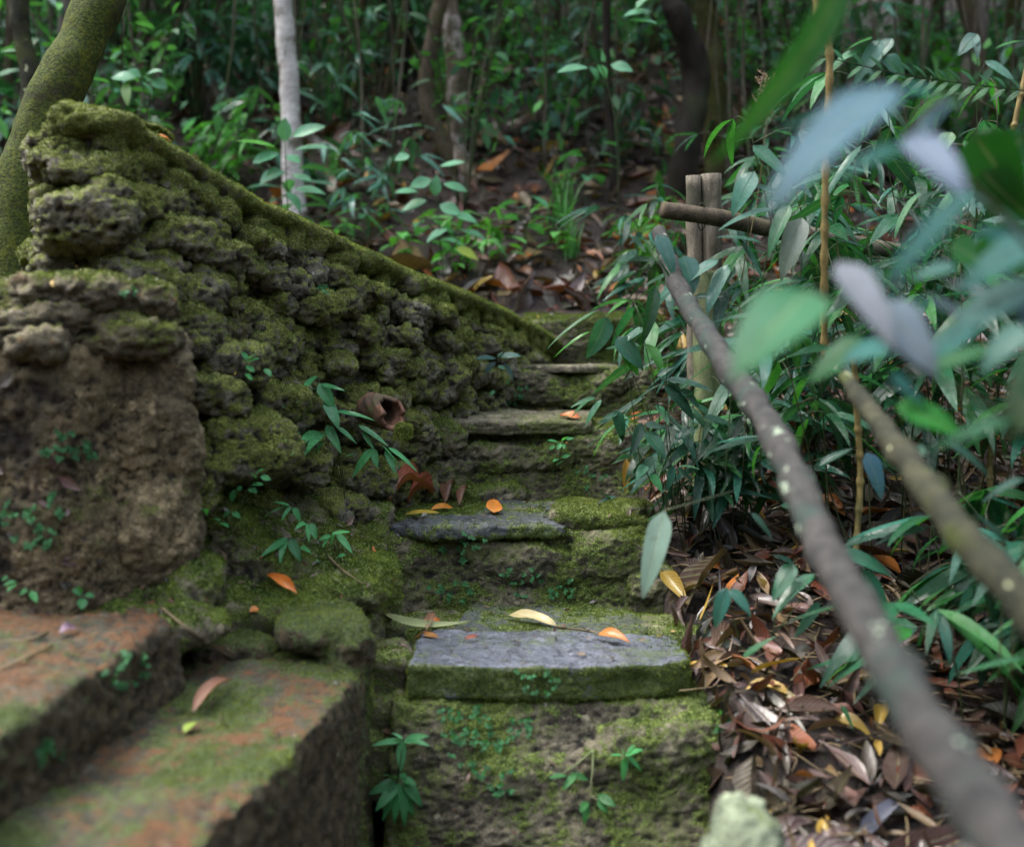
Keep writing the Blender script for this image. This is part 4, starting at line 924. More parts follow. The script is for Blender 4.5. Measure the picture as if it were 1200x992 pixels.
# round-leaved creeping moss-plants on the rocks
def creeper(px, py, D, r, n, lab, seed, c=(.06,.24,.09), s=.011):
    r_ = RS(seed); lv = Leaves(); D = hitD(px, py, D); base = P(px, py, D)
    for k in range(n):
        a = r_.uniform(0, 6.28); q = r*math.sqrt(r_.rand()); ax_, ay_ = px+math.cos(a)*q*1.3, py-math.sin(a)*q; hd = hitD(ax_, ay_, D, .008+r_.rand()*.006)
        if abs(hd-D) > .4: continue
        p = P(ax_, ay_, hd)
        b = r_.uniform(0, 6.28); d = np.array([math.cos(b), -.4, math.sin(b)])
        for j in range(3):
            aa = b+(j-1)*1.3; lv.add(p, (math.cos(aa), -.35, math.sin(aa)*.8), (0, -1, .7), s*r_.uniform(.6, 1.2), s*.85, .2, .1, np.array(c)*r_.uniform(.6, 1.3), 0, 0)
    o = link('creeping_plant', lv.mesh('creeping_plant', 'heart', 4, 3, 1), M['broad'], org=base); tag(o, lab, 'creeper', kind='stuff')
for k, a in enumerate([(545, 845, 2.20, 26, 22, 'patch of round bluish creeper leaves just under the slate slab, left of middle'), (570, 878, 2.12, 34, 26, 'largest patch of round creeper leaves on the lowest riser'), (625, 800, 2.19, 22, 12, 'thin strip of creeper leaves on the front edge of the slate slab'),
        (610, 850, 2.17, 12, 7, 'small creeper tuft under the middle of the slate slab'), (585, 925, 2.1, 14, 6, 'scattered creeper leaves low down on the lowest riser'), (530, 690, 2.70, 22, 14, 'creeper patch at the left of the second riser'), (610, 682, 2.70, 20, 14, 'creeper patch in the middle of the second riser'),
        (655, 690, 2.70, 14, 10, 'small creeper patch right of the middle of the second riser'), (690, 560, 3.28, 16, 9, 'faint creeper patch low on the third riser'), (150, 785, 1.85, 22, 14, 'creeper leaves on the dark earthy edge of the upper flat block'), (60, 880, 1.55, 14, 7, 'creeper leaves low on the dark edge of the upper flat block'),
        (70, 520, 2.02, 18, 12, 'creeper leaves on the brown earth of the buttress, upper part'), (45, 610, 2.02, 34, 26, 'creeper patch at the lower left of the earth buttress'), (100, 530, 2.03, 12, 8, 'small creeper sprig in the middle of the earth buttress'),
        (380, 340, 2.86, 8, 6, 'tiny creeper high on the rough wall face'), (150, 45+300, 2.16, 6, 3, 'tiny creeper on the flat ledge stones'), (545, 640, 2.72, 20, 14, 'creeper patch just under the thin slate piece of the second step'), (600, 460, 3.75, 16, 10, 'creeper patch at the left of the fourth riser'), (860, 850, 2.05, 26, 14, 'creeper on the bulging mossy stone at the right foot of the steps')]):
    creeper(*a, seed=k+40)

# ---------------------------------------------------------------- bamboo by the posts, drawn leaf by leaf
DG = (.015,.075,.05); MG = (.02,.11,.06); BG = (.05,.24,.03)
manual('bamboo_plant', 'slim bamboo bending out over the upper steps with large wet drooping leaves', 'bamboo', (778, 590), 2.78,
 [(712,372,687,420,26,(.035,.15,.09)),(711,370,735,353,9,BG),(701,363,640,410,6,(.05,.17,.06)),(693,388,648,420,9,BG),(755,384,735,400,16,(.05,.17,.11)),(722,395,754,434,24,(.035,.14,.09)),(768,335,752,405,18,(.014,.08,.03)),(758,403,775,440,22,BG),(730,405,748,440,16,(.03,.2,.03)),(735,352,712,368,7,BG)],
 [[(778,590),(765,500),(725,400),(705,365),(690,335)],[(778,590),(772,480),(755,400),(745,365),(736,353)],[(752,560),(742,480),(728,400)]], fold=.25, bend=.45)
manual('bamboo_plant', 'dark glossy bamboo clump drooping in front of the greenish post', 'bamboo', (790, 600), 2.74,
 [(780,445,836,459,17,DG),(778,450,813,493,20,DG),(797,455,820,478,14,MG),(800,460,770,442,10,MG),(823,488,866,503,15,DG),(775,450,738,478,9,MG),(770,440,790,430,8,MG),(755,497,783,503,12,DG),(757,505,780,540,20,MG),(752,495,738,535,14,DG),(722,480,730,518,15,MG),(724,483,700,498,8,MG),
  (747,508,715,515,12,MG),(765,535,750,560,13,MG),(757,545,745,562,13,(.04,.18,.10)),(762,555,776,577,12,G2),(790,545,782,575,10,(.04,.17,.12)),(793,548,812,565,11,(.05,.17,.12)),(795,546,820,550,7,G1),(690,470,670,490,10,(.06,.2,.10)),(705,468,686,500,10,(.05,.2,.1)),(698,466,668,478,7,(.06,.2,.1)),(715,585,700,575,9,DG),(722,582,700,590,8,DG),(800,470,822,455,9,MG),(812,500,790,520,12,DG)],
 [[(790,600),(785,520),(780,445)],[(795,600),(792,560),(790,540)],[(782,600),(776,540),(755,495)],[(788,600),(770,560),(765,535)],[(775,600),(745,520),(722,480)],[(800,600),(815,540),(823,488)],[(730,500),(715,480),(703,466)],[(790,600),(805,540),(806,430)],[(792,600),(780,500),(782,420)]], fold=.25, bend=.4)
manual('bamboo_plant', 'bamboo with broad wet leaves hanging over the crossbar', 'bamboo', (870, 560), 2.6,
 [(882,171,924,211,26,(.03,.15,.08)),(884,201,858,254,26,(.05,.19,.14)),(884,218,912,226,8,(.04,.16,.12)),(800,300,812,345,32,(.05,.16,.13)),(842,305,795,340,18,(.05,.16,.12)),(852,310,828,370,24,(.03,.13,.10)),(868,285,895,335,26,(.04,.13,.13)),(893,285,840,278,12,(.05,.17,.12)),(925,240,900,300,20,(.03,.15,.06)),(940,255,915,330,30,(.13,.17,.13)),(905,245,842,270,14,(.05,.18,.13)),(770,275,790,325,22,(.05,.16,.14)),
  (790,340,768,300,16,DG),(850,340,838,390,18,DG),(812,350,850,345,12,DG),(1046,45,1020,80,18,(.05,.16,.12))],
 [[(870,560),(880,420),(905,240),(884,171)],[(890,560),(895,400),(882,310),(870,285)],[(850,560),(862,400),(885,200)],[(895,300),(930,250),(945,240)]], fold=.25, bend=.4)

# ---------------------------------------------------------------- thicket of bamboo on the right (procedural clumps)
TH = [(.74, 3.0), (.82, 3.35), (.85, 2.7), (.95, 3.0), (1.05, 2.5), (1.15, 2.85), (1.3, 3.2), (1.0, 3.6), (1.4, 2.6), (1.55, 3.0), (.8, 3.8), (1.25, 3.8), (1.6, 3.6), (.62, 3.5), (1.2, 2.2), (1.35, 2.05), (1.8, 3.2), (1.15, 2.2), (.7, 4.2), (1.5, 4.2), (.95, 4.4), (1.9, 4.0)]+[(.95, 2.15), (.98, 2.75), (1.12, 2.35), (1.25, 2.6), (1.0, 2.5), (1.35, 2.9), (1.05, 3.3), (.86, 3.1), (1.5, 2.3), (1.45, 3.4), (1.2, 3.0), (.66, 3.3)]
pos_words = ['just right of the greenish post', 'behind the crossbar', 'under the big pale blurred leaf', 'between the post and the yellow cane', 'beside the lichened pole', 'behind the lichened pole', 'deep in the thicket, right of the yellow cane', 'far back behind the pale rail', 'at the right, beyond the lichened pole', 'at the right edge behind the near leaves',
 'in the gap behind the posts', 'behind the pale rail, right of the cane', 'at the back of the thicket near the right edge', 'directly behind the two posts', 'close to the handrail, lower right', 'lowest at the right edge', 'farthest right in the thicket', 'in the litter right of the leaning pole', 'upslope behind the post', 'upslope behind the thicket', 'upslope in the middle of the thicket', 'upslope at the right edge',
 'on the litter close behind the handrail pole', 'right behind the yellow cane', 'beneath the spotted near leaves', 'behind the lower half of the lichened pole', 'in front of the yellow cane foot', 'left of the right edge, behind the blurred leaves', 'in the middle of the thicket behind the pale rail', 'between the posts and the pale rail', 'at the right edge under the blurred leaves', 'behind the dark green backlit leaves', 'in the densest middle of the thicket', 'between handrail pole and crossbar']
for k, (x, y) in enumerate(TH):
    if k in (24, 27, 28, 32, 19, 21): continue
    r_ = RS(200+k); st, lv = [], Leaves(); b = np.array([x, y, float(Hn(x, y))])
    near = y < 2.3 or (k >= 22 and x < .8); tall = k >= 22 and not near
    for c in range(r_.randint(3, 6)):
        h = r_.uniform(.3, .5) if near else r_.uniform(.75, 1.15) if tall else r_.uniform(.5, 1.25) if x > .9 else r_.uniform(.35, .75)
        bb = b+np.array([*r_.normal(size=2)*.05, -.01]); tp = bb+np.array([r_.normal()*.16-.05, r_.normal()*.14-.05, h])
        bamboo(r_, bb, tp, (r_.normal()*.03, 0, .02), r_.randint(5, 10), r_.uniform(.13, .20), None, (2, 4), .0026, .55 if y > 2.3 else .45, (.05, .17), 1.0, st, lv)
    plant('bamboo_plant', f'leafy bamboo clump {pos_words[k]}', 'bamboo', b, st, lv, ns=3, nt=8)

for k, (px, py, D) in enumerate([(800, 535, 2.9), (845, 540, 2.88), (865, 520, 2.95)]):
    r_ = RS(600+k); st, lv = [], Leaves(); b = P(px, py, D); b[2] = float(Hn(b[0], D))
    for c in range(4): bamboo(r_, b+np.array([*r_.normal(size=2)*.03, 0]), b+np.array([r_.normal()*.08, r_.normal()*.06-.04, r_.uniform(.22, .42)]), (0, 0, .02), 5, .13, None, (2, 4), .002, .4, (.03, .09), .9, st, lv)
    plant('bamboo_plant', ['low dark bamboo hiding the left side of the greenish post foot', 'low dark bamboo right in front of the greenish post foot', 'low dark bamboo between the greenish post foot and handrail pole'][k], 'bamboo', b, st, lv, ns=3, nt=8)
# yellow cane, thin stalks
def cane(label, pts, rad, mat='cane', nodes=12):
    c = catmull(pts, 80); r = np.full(80, rad, float)
    for k in range(nodes): r += rad*.45*np.exp(-((np.arange(80)-(k+.5)*80/nodes)/.9)**2)
    V, f = tube(c, r, 80, 10, True, rad*.12, 60, 1)
    o = link('cane', make_mesh('cane', V, f), M[mat], org=c[0]); return tag(o, label, 'cane')
cane('knobbly yellow bamboo cane standing upright above the crossbar', [P(966, 420, 2.45), P(966, 300, 2.4), P(968, 180, 2.38), P(972, 60, 2.36), P(958, 20, 2.35), P(955, -60, 2.35)], .0065, nodes=18)
cane('pale upright cane rising from the litter behind the handrail pole', [P(1003, 645, 2.35), P(1008, 560, 2.35), P(1004, 480, 2.33), P(1000, 400, 2.3)], .0062, nodes=8)
cane('thin cane slanting at the top right corner', [P(1180, 200, 2.6), P(1192, 130, 2.6), P(1208, 60, 2.6)], .006, nodes=4)
cane('yellowish cane in the thicket at the right edge, behind the near leaves', [P(1165, 640, 2.5), P(1160, 560, 2.5), P(1163, 500, 2.5)], .006, nodes=5)
# dry flower plume
st, lv = [tube([P(868, 330, 2.7), P(888, 230, 2.68), P(896, 165, 2.66), P(905, 95, 2.66)], .0012, 20, 5)], Leaves(); r_ = RS(3)
for k in range(34):
    t = k/34; p = P(903-6*(1-t)+r_.normal()*1, 150-58*t, 2.66); a = r_.choice([-1, 1])*r_.uniform(.3, 1.2); e = p+np.array([math.sin(a)*.045*(1-.4*t), r_.normal()*.02, .022])
    st.append(tube([p, e], [.0007, .0004], 4, 4))
    for j in range(9):
        q = p+(e-p)*r_.uniform(.3, 1.05); lv.add(q, r_.normal(size=3)+np.array([0, 0, .6]), r_.normal(size=3), .011, .0035, .1, .1, np.array((.33,.20,.16))*r_.uniform(.7, 1.3))
plant('grass_plume', 'feathery dry pinkish-brown grass plume beside the long green blade', 'grass', P(868, 330, 2.7), st, lv, 'dead', 'lance', smat='drystem', nt=3, ns=3)

# pinnate frond top right, other small leaves upper right
lv, st = Leaves(), []
c = catmull([P(1215, 108, 2.5), P(1130, 98, 2.5), P(1060, 88, 2.5), P(960, 66, 2.5), P(930, 64, 2.48)], 40); st.append(tube(c[::3], .0014, 14, 5)); r_ = RS(9)
for k in range(2, 40, 2):
    for s in (-1, 1):
        d = norm(c[min(k, 39)]-c[k-1])*.7+np.array([0, -.3*s, .55*s]); lv.add(c[k], d, (r_.normal()*.2, -.7, .8), r_.uniform(.040, .052), .017, .3, .15, np.array((.015,.12,.04))*r_.uniform(.7, 1.4))
plant('pinnate_frond', 'long frond with paired small leaflets reaching in from the top right', 'frond', P(1215, 108, 2.5), st, lv, 'broad', 'ovate')
manual('leafy_branch', 'sprig with a few wet bluish leaves hanging near the top right', 'branch', (1045, 170), 2.55,
 [(1022,45,990,60,16,(.05,.17,.14)),(1145,40,1122,66,18,(.05,.17,.13)),(1143,44,1145,70,10,(.03,.13,.1)),(1155,72,1190,97,14,(.06,.2,.14)),(1033,46,1000,102,20,(.05,.17,.13)),(1040,64,1060,92,18,(.05,.17,.14)),(1005,60,975,78,14,G1),(1200,48,1165,58,9,(.04,.22,.04)),(1078,225,1048,280,18,(.04,.18,.07)),(1010,170,960,250,12,(.05,.18,.12)),(1115,155,1100,185,22,(.10,.28,.10)),(1130,165,1145,200,14,(.03,.2,.03))],
 [[(1145,170),(1145,100),(1145,40)],[(1045,170),(1035,80),(1033,45)],[(1148,100),(1150,85),(1155,72)]], fold=.2, bend=.4)

# ---------------------------------------------------------------- large blurred leaves right in front of the lens, each drawn
BL = (.035,.10,.14); TL = (.008,.11,.10); GR = (.012,.11,.035); WHITE_GLARE = (.26,.28,.33); BR = (.01,.16,.015)  # white and bluish tones put sky glare into the leaf colour
near = manual('bamboo_spray', 'big out-of-focus spray of bluish bamboo leaves hanging nearest to the camera', 'bamboo', (1240, 330), .92,
 [(1045,100,898,252,62,BL,-.10,-.05),(1040,118,905,160,26,TL,.02,.1),(1100,112,1052,108,36,TL,0,.05),(1108,118,1068,172,26,BL,-.02,.05),(1066,158,1132,235,42,(.12,.17,.26),-.06),(1060,170,972,215,16,TL),(1135,225,1035,345,34,TL,-.05,-.08),(1132,228,1215,285,22,(.05,.13,.14),0,.05),(1112,112,1125,125,14,GR)],
 [[(1240,330),(1180,260),(1110,190),(1062,165)],[(1062,165),(1085,130),(1108,112)],[(1062,165),(1050,120),(1040,100)]], mat='near', fold=.16, bend=.35, srad=.0028, nrm=(-.1, -.75, 1), parts=True)
manual('bamboo_spray', 'blurred spray of green and glare-whitened bamboo leaves over the upper end of the lichened pole', 'bamboo', (1230, 520), 1.05,
 [(950,340,858,445,74,(.02,.125,.05),-.08,-.08),(983,306,1046,412,42,WHITE_GLARE,-.05,0),(1035,352,1098,442,44,(.17,.22,.28),-.04,0),(1040,405,985,425,34,TL,0,.1),(1042,440,1085,480,34,TL,0,.1),(1010,395,945,450,26,GR,0,.15),(1190,488,1085,530,20,(.03,.14,.07),0,0),(1095,430,1175,405,22,GR,0,.1),(1050,478,1130,510,44,BR,0,.2),(1060,470,1100,505,30,BR,0,.2)],
 [[(1230,520),(1150,470),(1060,420),(1000,330)],[(1060,420),(1010,370),(955,340)]], mat='near', fold=.16, bend=.35, srad=.0028, nrm=(-.1, -.75, 1), parts=True)
manual('bamboo_spray', 'blurred bamboo leaves crowding in at the right edge, middle height', 'bamboo', (1260, 500), 1.0,
 [(1225,275,1120,345,40,TL,0,0),(1215,330,1110,395,46,(.04,.14,.13),0,0),(1190,340,1230,400,46,(.07,.15,.2),0,0),(1130,375,1080,345,22,(.09,.14,.18),0,.1),(1165,350,1105,330,20,WHITE_GLARE,0,.05),(1210,380,1150,440,44,(.03,.12,.10),0,.1),(1140,380,1075,430,26,TL,0,.2),(1205,290,1140,270,26,TL,0,.05),(1220,430,1180,520,40,(.05,.10,.05),0,.05),(1230,400,1200,470,40,(.04,.12,.06),0,0),(1120,310,1065,330,18,(.04,.14,.12),0,.2)],
 [[(1260,500),(1220,400),(1160,350)],[(1260,500),(1230,330),(1225,275)]], mat='near', fold=.16, bend=.35, srad=.0028, nrm=(-.1, -.75, 1), parts=True)
manual('bamboo_spray', 'dark saturated green backlit leaves at the right edge, upper part', 'bamboo', (1250, 230), 1.5,
 [(1140,155,1200,235,60,(.008,.10,.012),0,0),(1200,160,1165,190,40,(.008,.08,.02),0,0),(1150,200,1215,260,46,(.008,.09,.012),0,0),(1160,265,1200,320,50,(.01,.12,.012),0,0),(1115,285,1165,320,40,(.01,.11,.02),0,0)],
 [[(1250,230),(1180,190),(1140,155)]], mat='near', fold=.1, bend=.3, srad=.002, nrm=(0, -.3, -.2), parts=True)
manual('tall_grass', 'very long broad green blade sweeping down from the top edge, out of focus', 'leaf', (990, -60), 1.15,
 [(998,-45,833,192,50,(.008,.095,.012),-.06,0)], [], mat='near', fold=.12, bend=.5, nrm=(.5, -.8, -.5))
manual('hanging_leaf', 'single spotted pale leaf hanging in front of the right end of the second step', 'leaf', (800, 585), 1.95,
 [(778,598,753,702,30,(.22,.34,.26),-.03,0)], [[(778,598),(800,592),(860,575)]], mat='dead', fold=.12, bend=.4, nrm=(-.1, -1, .3))
manual('bamboo_plant', 'low bamboo with dark drooping leaves either side of the leaning pole', 'bamboo', (905, 745), 2.1,
 [(930,660,905,705,22,(.015,.11,.05)),(955,672,905,725,22,(.02,.13,.06)),(960,705,930,748,14,(.02,.13,.07)),(852,688,838,736,20,(.04,.16,.13)),(855,690,880,722,16,(.03,.15,.11)),(985,645,1045,675,20,(.02,.14,.07)),(1010,665,1048,745,24,(.02,.14,.09)),(1015,530,1033,585,26,(.04,.12,.17)),(930,660,905,650,10,DG),(1180,720,1165,740,10,DG),(1150,680,1168,740,14,DG),(1200,650,1165,690,10,DG),(880,600,905,632,10,DG),(915,592,950,602,12,(.015,.12,.05)),(940,620,965,640,13,(.02,.11,.08)),(960,545,1000,525,12,DG),(870,770,910,745,10,G1),(985,825,1000,855,8,G1)],
 [[(905,745),(915,700),(930,660)],[(905,745),(940,700),(960,665)],[(870,760),(858,720),(853,688)],[(1000,760),(1005,700),(1010,660)],[(1165,800),(1160,740),(1155,680)]], fold=.25, bend=.4)
manual('bamboo_plant', 'thin leafless-looking green stems with small leaves, lower right edge', 'bamboo', (1170, 800), 1.7,
 [(1180,640,1140,600,12,DG),(1200,560,1150,590,14,DG),(1120,600,1105,640,18,DG),(1200,770,1120,790,8,G1),(1110,520,1160,560,20,DG),(1080,520,1060,560,16,MG)],
 [[(1170,800),(1175,700),(1180,600)],[(1185,800),(1190,700),(1205,600)]], fold=.25, bend=.4)
for k, (pts, lab) in enumerate([([(0, 752), (45, 745), (92, 714)], 'thin bare grey twig lying at the foot of the buttress'), ([(0, 785), (30, 770), (60, 755)], 'second, darker twig below the thin grey one at the left edge'), ([(190, 712), (225, 740), (270, 770)], 'fine dark twig on the moss above the rust-stained block'), ([(385, 652), (402, 668), (425, 684)], 'short pale root end sticking out beside the drooping bamboo seedling'), ([(652, 734), (685, 738), (708, 742)], 'thin stalk of the long tan leaf')]):
    D = [2.0, 1.93, 2.25, 2.42, 2.58][k]; V, f = tube([P(x, y, hitD(x, y, D, .008)) for x, y in pts], [.003, .0015], 16, 6, True, .001, 60, k)
    if k == 2: V[:, 2] += .0
    tag(link('twig', make_mesh('twig', V, f), M['drystem'], org=P(*pts[0], D)), lab, 'twig')
print('near plants', round(time.time()-T0, 1))

def crumbs(obs, n, sz, lab, seed, up=.3, w=None, zlim=None):
    """bits of dead leaf, bark and grit lying on top of the masonry"""
    r_ = RS(seed); P_, N_ = [], []
    for o in obs:
        me = o.data; nv = len(me.vertices); co = np.empty(nv*3, np.float32); me.vertices.foreach_get('co', co); nr = np.empty(nv*3, np.float32); me.vertex_normals.foreach_get('vector', nr)
        co = co.reshape(-1, 3)+ORG[o.name]; nr = nr.reshape(-1, 3); k = (nr[:, 2] > up) if up > -1 else (nr[:, 1] < -.2)
        if zlim is not None: k &= zlim(co)
        P_.append(co[k]); N_.append(nr[k])
    P_, N_ = np.vstack(P_), np.vstack(N_); k = r_.randint(len(P_), size=n); p, nn = P_[k], N_[k]
    d = norm(np.cross(nn, r_.normal(size=(n, 3))))+nn*.15; Ln = sz*r_.lognormal(0, .5, n); wv = w or [.15, .22, .08, .2, .16, .02, .03, .06, .08]
    L_ = Leaves(); L_.bulk(p+nn*.005, d, norm(nn+r_.normal(size=(n, 3))*.3), Ln, Ln*r_.uniform(.2, .6, n), r_.normal(size=n)*.6, .2, deadcols(n, r_, np.array(wv)/sum(wv))[0]*1.2, .6, .05)
    return tag(link('leaf_crumbs', L_.mesh('leaf_crumbs', 'ovate', 4, 3, seed), M['dead']), lab, 'leaf litter', kind='stuff')
crumbs([blockA, blockB], 420, .012, 'crumbs of dead leaf and bark scattered over the two rust-stained blocks', 1)
crumbs([bankob, ledge], 380, .013, 'crumbs of dead leaf scattered over the mossy bank and flat ledge', 2)
crumbs([c for s_ in (s1, s2, s3, s4, s5) for c in s_.children], 700, .012, 'crumbs of dead leaf and grit scattered over the stone steps', 3)
crumbs([butr], 1500, .016, 'dark leaf mould and chaff clinging to the left part of the buttress', 4, up=-2, w=[.25, .25, .02, .1, .06, 0, 0, .25, .06], zlim=lambda c: c[:, 0] < -.80+.05*np.sin(c[:, 2]*13))
crumbs([wall], 500, .011, 'crumbs of dead leaf caught on the rough mossy wall', 5)
# ================================================================ trees
def tree(name, label, pts, rad, mat, crown=None, n=50, sides=16, noise=.01, nf=9, seed=0, group=None, limbs=()):
    base = np.array(pts[0]); root = thing(name, label, 'tree', base, group)
    V, f = tube(pts, rad, n, sides, True, noise, nf, seed); link('trunk', make_mesh('trunk', V, f), M[mat], root)
    for lm in limbs:
        V, f = tube(lm[0], lm[1], 24, 8, True, noise*.4, nf*1.5, seed); link('branch', make_mesh('branch', V, f), M[mat], root)
    if crown:
        r_ = RS(seed+70); top = np.array(pts[-1]); N = crown[1]; R = crown[0]
        c = top+np.array([0, 0, R*.6]); cl = c+r_.normal(size=(26, 3))*np.array([R*.75, R*.75, R*.45]); k = r_.randint(26, size=N)
        p = cl[k]+r_.normal(size=(N, 3))*R*.20
        st = [tube([top, (top+q)/2+r_.normal(size=3)*.05, q], [.012, .004], 6, 4) for q in cl[:12]]
        lk = link('limbs', tubes_mesh('limbs', st), M[mat], root)
        lv = Leaves(); lv.bulk(p, r_.normal(size=(N, 3))+np.array([0, 0, -.4]), r_.normal(size=(N, 3))*.6+np.array([0, 0, 1.]), r_.uniform(.08, .15, N), .045, r_.uniform(0, .6, N), .1, greens(N, r_)*1.1)
        link('crown', lv.mesh('crown', 'ovate', 4, 3, 1), M['broad'], root)
    return root
def up(pts, h=3.2, dx=0):   # continue a trunk above the frame
    a, b = np.array(pts[-2]), np.array(pts[-1]); d = norm(b-a); return pts+[b+(d*.5+np.array([dx, 0, .5]))*h*.5, b+(d*.35+np.array([dx, 0, .75]))*h]
mt = [P(18, 420, 3.05), P(16, 310, 3.05), P(28, 220, 3.08), P(62, 120, 3.12), P(100, 40, 3.18), P(128, -60, 3.25)]
root = tree('mossy_tree', 'thick leaning tree trunk wrapped in bright yellow-green moss behind the wall end', up(mt, 2.2), [.09, .072, .070, .067, .064, .062, .055, .04], 'mosstree', (.9, 700), 90, 32, .018, 7, 1)
# moss fuzz along that trunk
tr = root.children[0]; me = tr.data; nn_ = len(me.vertices)
a = me.attributes.new('moss', 'FLOAT', 'POINT'); co = np.empty(nn_*3, np.float32); me.vertices.foreach_get('co', co); co = co.reshape(-1, 3)
a.data.foreach_set('value', np.clip(.75+.6*fbm(co, 6, 3), 0, 1).astype(np.float32)*(co[:, 2] < 1.4))
M['mosst'] = moss_mat('moss_fuzz_tree', (.04,.065,.005), (.19,.24,.014), (.10,.11,.01)); add_moss(tr, 70000, .011, M['mosst'], 9, .5)
tree('white_tree', 'slender straight white-barked tree standing behind the wall crest', up([P(347, 262, 6.0), P(343, 215, 6.0), P(340, 120, 6.0), P(334, 30, 6.0), P(330, -30, 6.0)], 3), [.066, .056, .052, .050, .048, .045, .04], 'white', (1.0, 600), 60, 20, .012, 9, 2)
tree('blotched_tree', 'blotched grey-white tree with a crooked foot in the middle of the background', up([P(600, 262, 6.9), P(575, 232, 6.8), P(545, 200, 6.8), P(535, 165, 6.8), P(536, 100, 6.8), P(532, 40, 6.8), P(524, -30, 6.8)], 3), [.055, .065, .07, .06, .065, .06, .055, .05, .04], 'blotch', (1.0, 600), 60, 16, .02, 8, 3)
tree('twisted_tree', 'thin twisted brown tree twining just left of the blotched one', up([P(552, 215, 6.6), P(520, 170, 6.6), P(500, 120, 6.6), P(503, 70, 6.6), P(512, 20, 6.6), P(520, -30, 6.6)], 3), [.045, .05, .045, .04, .045, .04, .035, .03], 'log', (.9, 400), 60, 14, .015, 8, 4)
tree('dark_tree', 'near-black leaning tree trunk above the crossbar posts, top edge', up([P(790, 250, 6.3), P(803, 190, 6.2), P(812, 130, 6.2), P(815, 80, 6.2), P(795, 20, 6.1), P(785, -30, 6.1)], 3), [.075, .075, .07, .072, .07, .065, .06, .05], 'dark', (1.1, 700), 60, 16, .03, 8, 5)
tree('olive_tree', 'olive-brown mossy tree trunk immediately right of the near-black one', up([P(842, 250, 6.6), P(838, 190, 6.6), P(838, 100, 6.6), P(828, 20, 6.6), P(826, -30, 6.6)], 3), [.07, .065, .062, .06, .06, .055, .05], 'olive', (1.1, 700), 60, 16, .02, 8, 6)
tree('lichened_tree', 'thin yellowish lichened tree behind the thick mossy trunk', up([P(30, 260, 5.2), P(32, 180, 5.2), P(36, 90, 5.2), P(26, 45, 5.2), P(20, -30, 5.2)], 3), [.055, .045, .045, .04, .045, .04, .035], 'poleg', (.9, 400), 50, 14, .012, 9, 7)
BGT = [(722, 6.4, 10, 'dark', 2, 'black pencil-thin sapling left of the near-black trunk'), (700, 7.5, 10, 'log', -14, 'thin brown sapling leaning beside the black sapling'), (945, 7.2, 26, 'pink', 4, 'pale pinkish trunk left of the yellow cane'), (1000, 8.2, 16, 'pink', 0, 'grey-pink trunk right of the yellow cane'), (1120, 8.0, 26, 'pink', 6, 'pinkish trunk near the top right corner'),
       (1145, 7.0, 18, 'log', -3, 'brown trunk beside the pinkish one, top right'), (1050, 8.8, 14, 'olive', 3, 'slim olive trunk between the cane and the top right trunks'), (893, 8.0, 12, 'dark', 2, 'slim dark trunk behind the grass plume'), (640, 8.5, 14, 'log', 8, 'slim brown trunk right of the blotched tree'), (660, 9.5, 10, 'pink', -4, 'faint pale trunk far behind, right of the blotched tree'),
       (760, 8.8, 16, 'olive', 4, 'olive trunk between the black sapling and the near-black trunk'), (585, 9.5, 12, 'dark', -6, 'faint dark trunk far behind the blotched tree'), (470, 8.0, 10, 'dark', 14, 'dark thin stem left of the twisted tree'), (448, 7.6, 9, 'olive', 22, 'olive stem leaning left of the twisted tree'), (420, 8.2, 10, 'dark', 26, 'leaning dark stem halfway between the white and twisted trees'),
       (395, 7.4, 9, 'olive', 30, 'leaning olive stem just right of the white tree'), (375, 9.0, 10, 'log', 16, 'brown stem close behind the white tree'), (300, 9.0, 12, 'dark', -4, 'dark thin stem left of the white tree'), (270, 8.0, 8, 'log', 4, 'thin brown stem left of the white tree'), (218, 7.4, 13, 'dark', -3, 'dark upright stem above the wall crest'), (240, 9.5, 12, 'olive', 8, 'olive stem far behind the wall crest'),
       (165, 8.4, 10, 'log', 6, 'brown stem right of the thick mossy trunk'), (190, 10, 12, 'pink', -3, 'pale stem far behind the wall crest'), (68, 7.6, 12, 'pink', 10, 'pale stem behind the thick mossy trunk'), (8, 7.0, 10, 'log', 8, 'brown stem at the left edge'), (500, 10.5, 14, 'olive', 0, 'faint olive trunk farthest back, middle left'), (1085, 10, 16, 'log', 0, 'faint brown trunk far back at the right'), (975, 10.5, 14, 'dark', 0, 'faint dark trunk far back behind the cane'), (1180, 9, 16, 'olive', 4, 'olive trunk at the right edge'), (870, 10.5, 12, 'pink', 3, 'faint pale trunk far back behind the olive-brown tree'), (735, 10.8, 12, 'pink', 2, 'faint pale trunk far back behind the black sapling'), (560, 11, 12, 'pink', 2, 'faint pale trunk farthest back in the middle')]
for k, (px, D, w_, mat, tilt, lab) in enumerate(BGT):
    x = P(px, 200, D)[0]; z = float(Hn(x, D)); r = w_/2/F*D; h = 4.2
    r_ = RS(300+k); b = np.array([x, D, z-.1]); pts = [b]; t = tilt/100
    for q in range(1, 6): pts.append(b+np.array([t*q*.8+r_.normal()*.05, r_.normal()*.05, h*q/5]))
    tree('slender_tree', lab, pts, [r*1.15, r, r*.95, r*.9, r*.75, r*.55], mat, (.9, 260), 30, 10, r*.25, 7, 300+k)

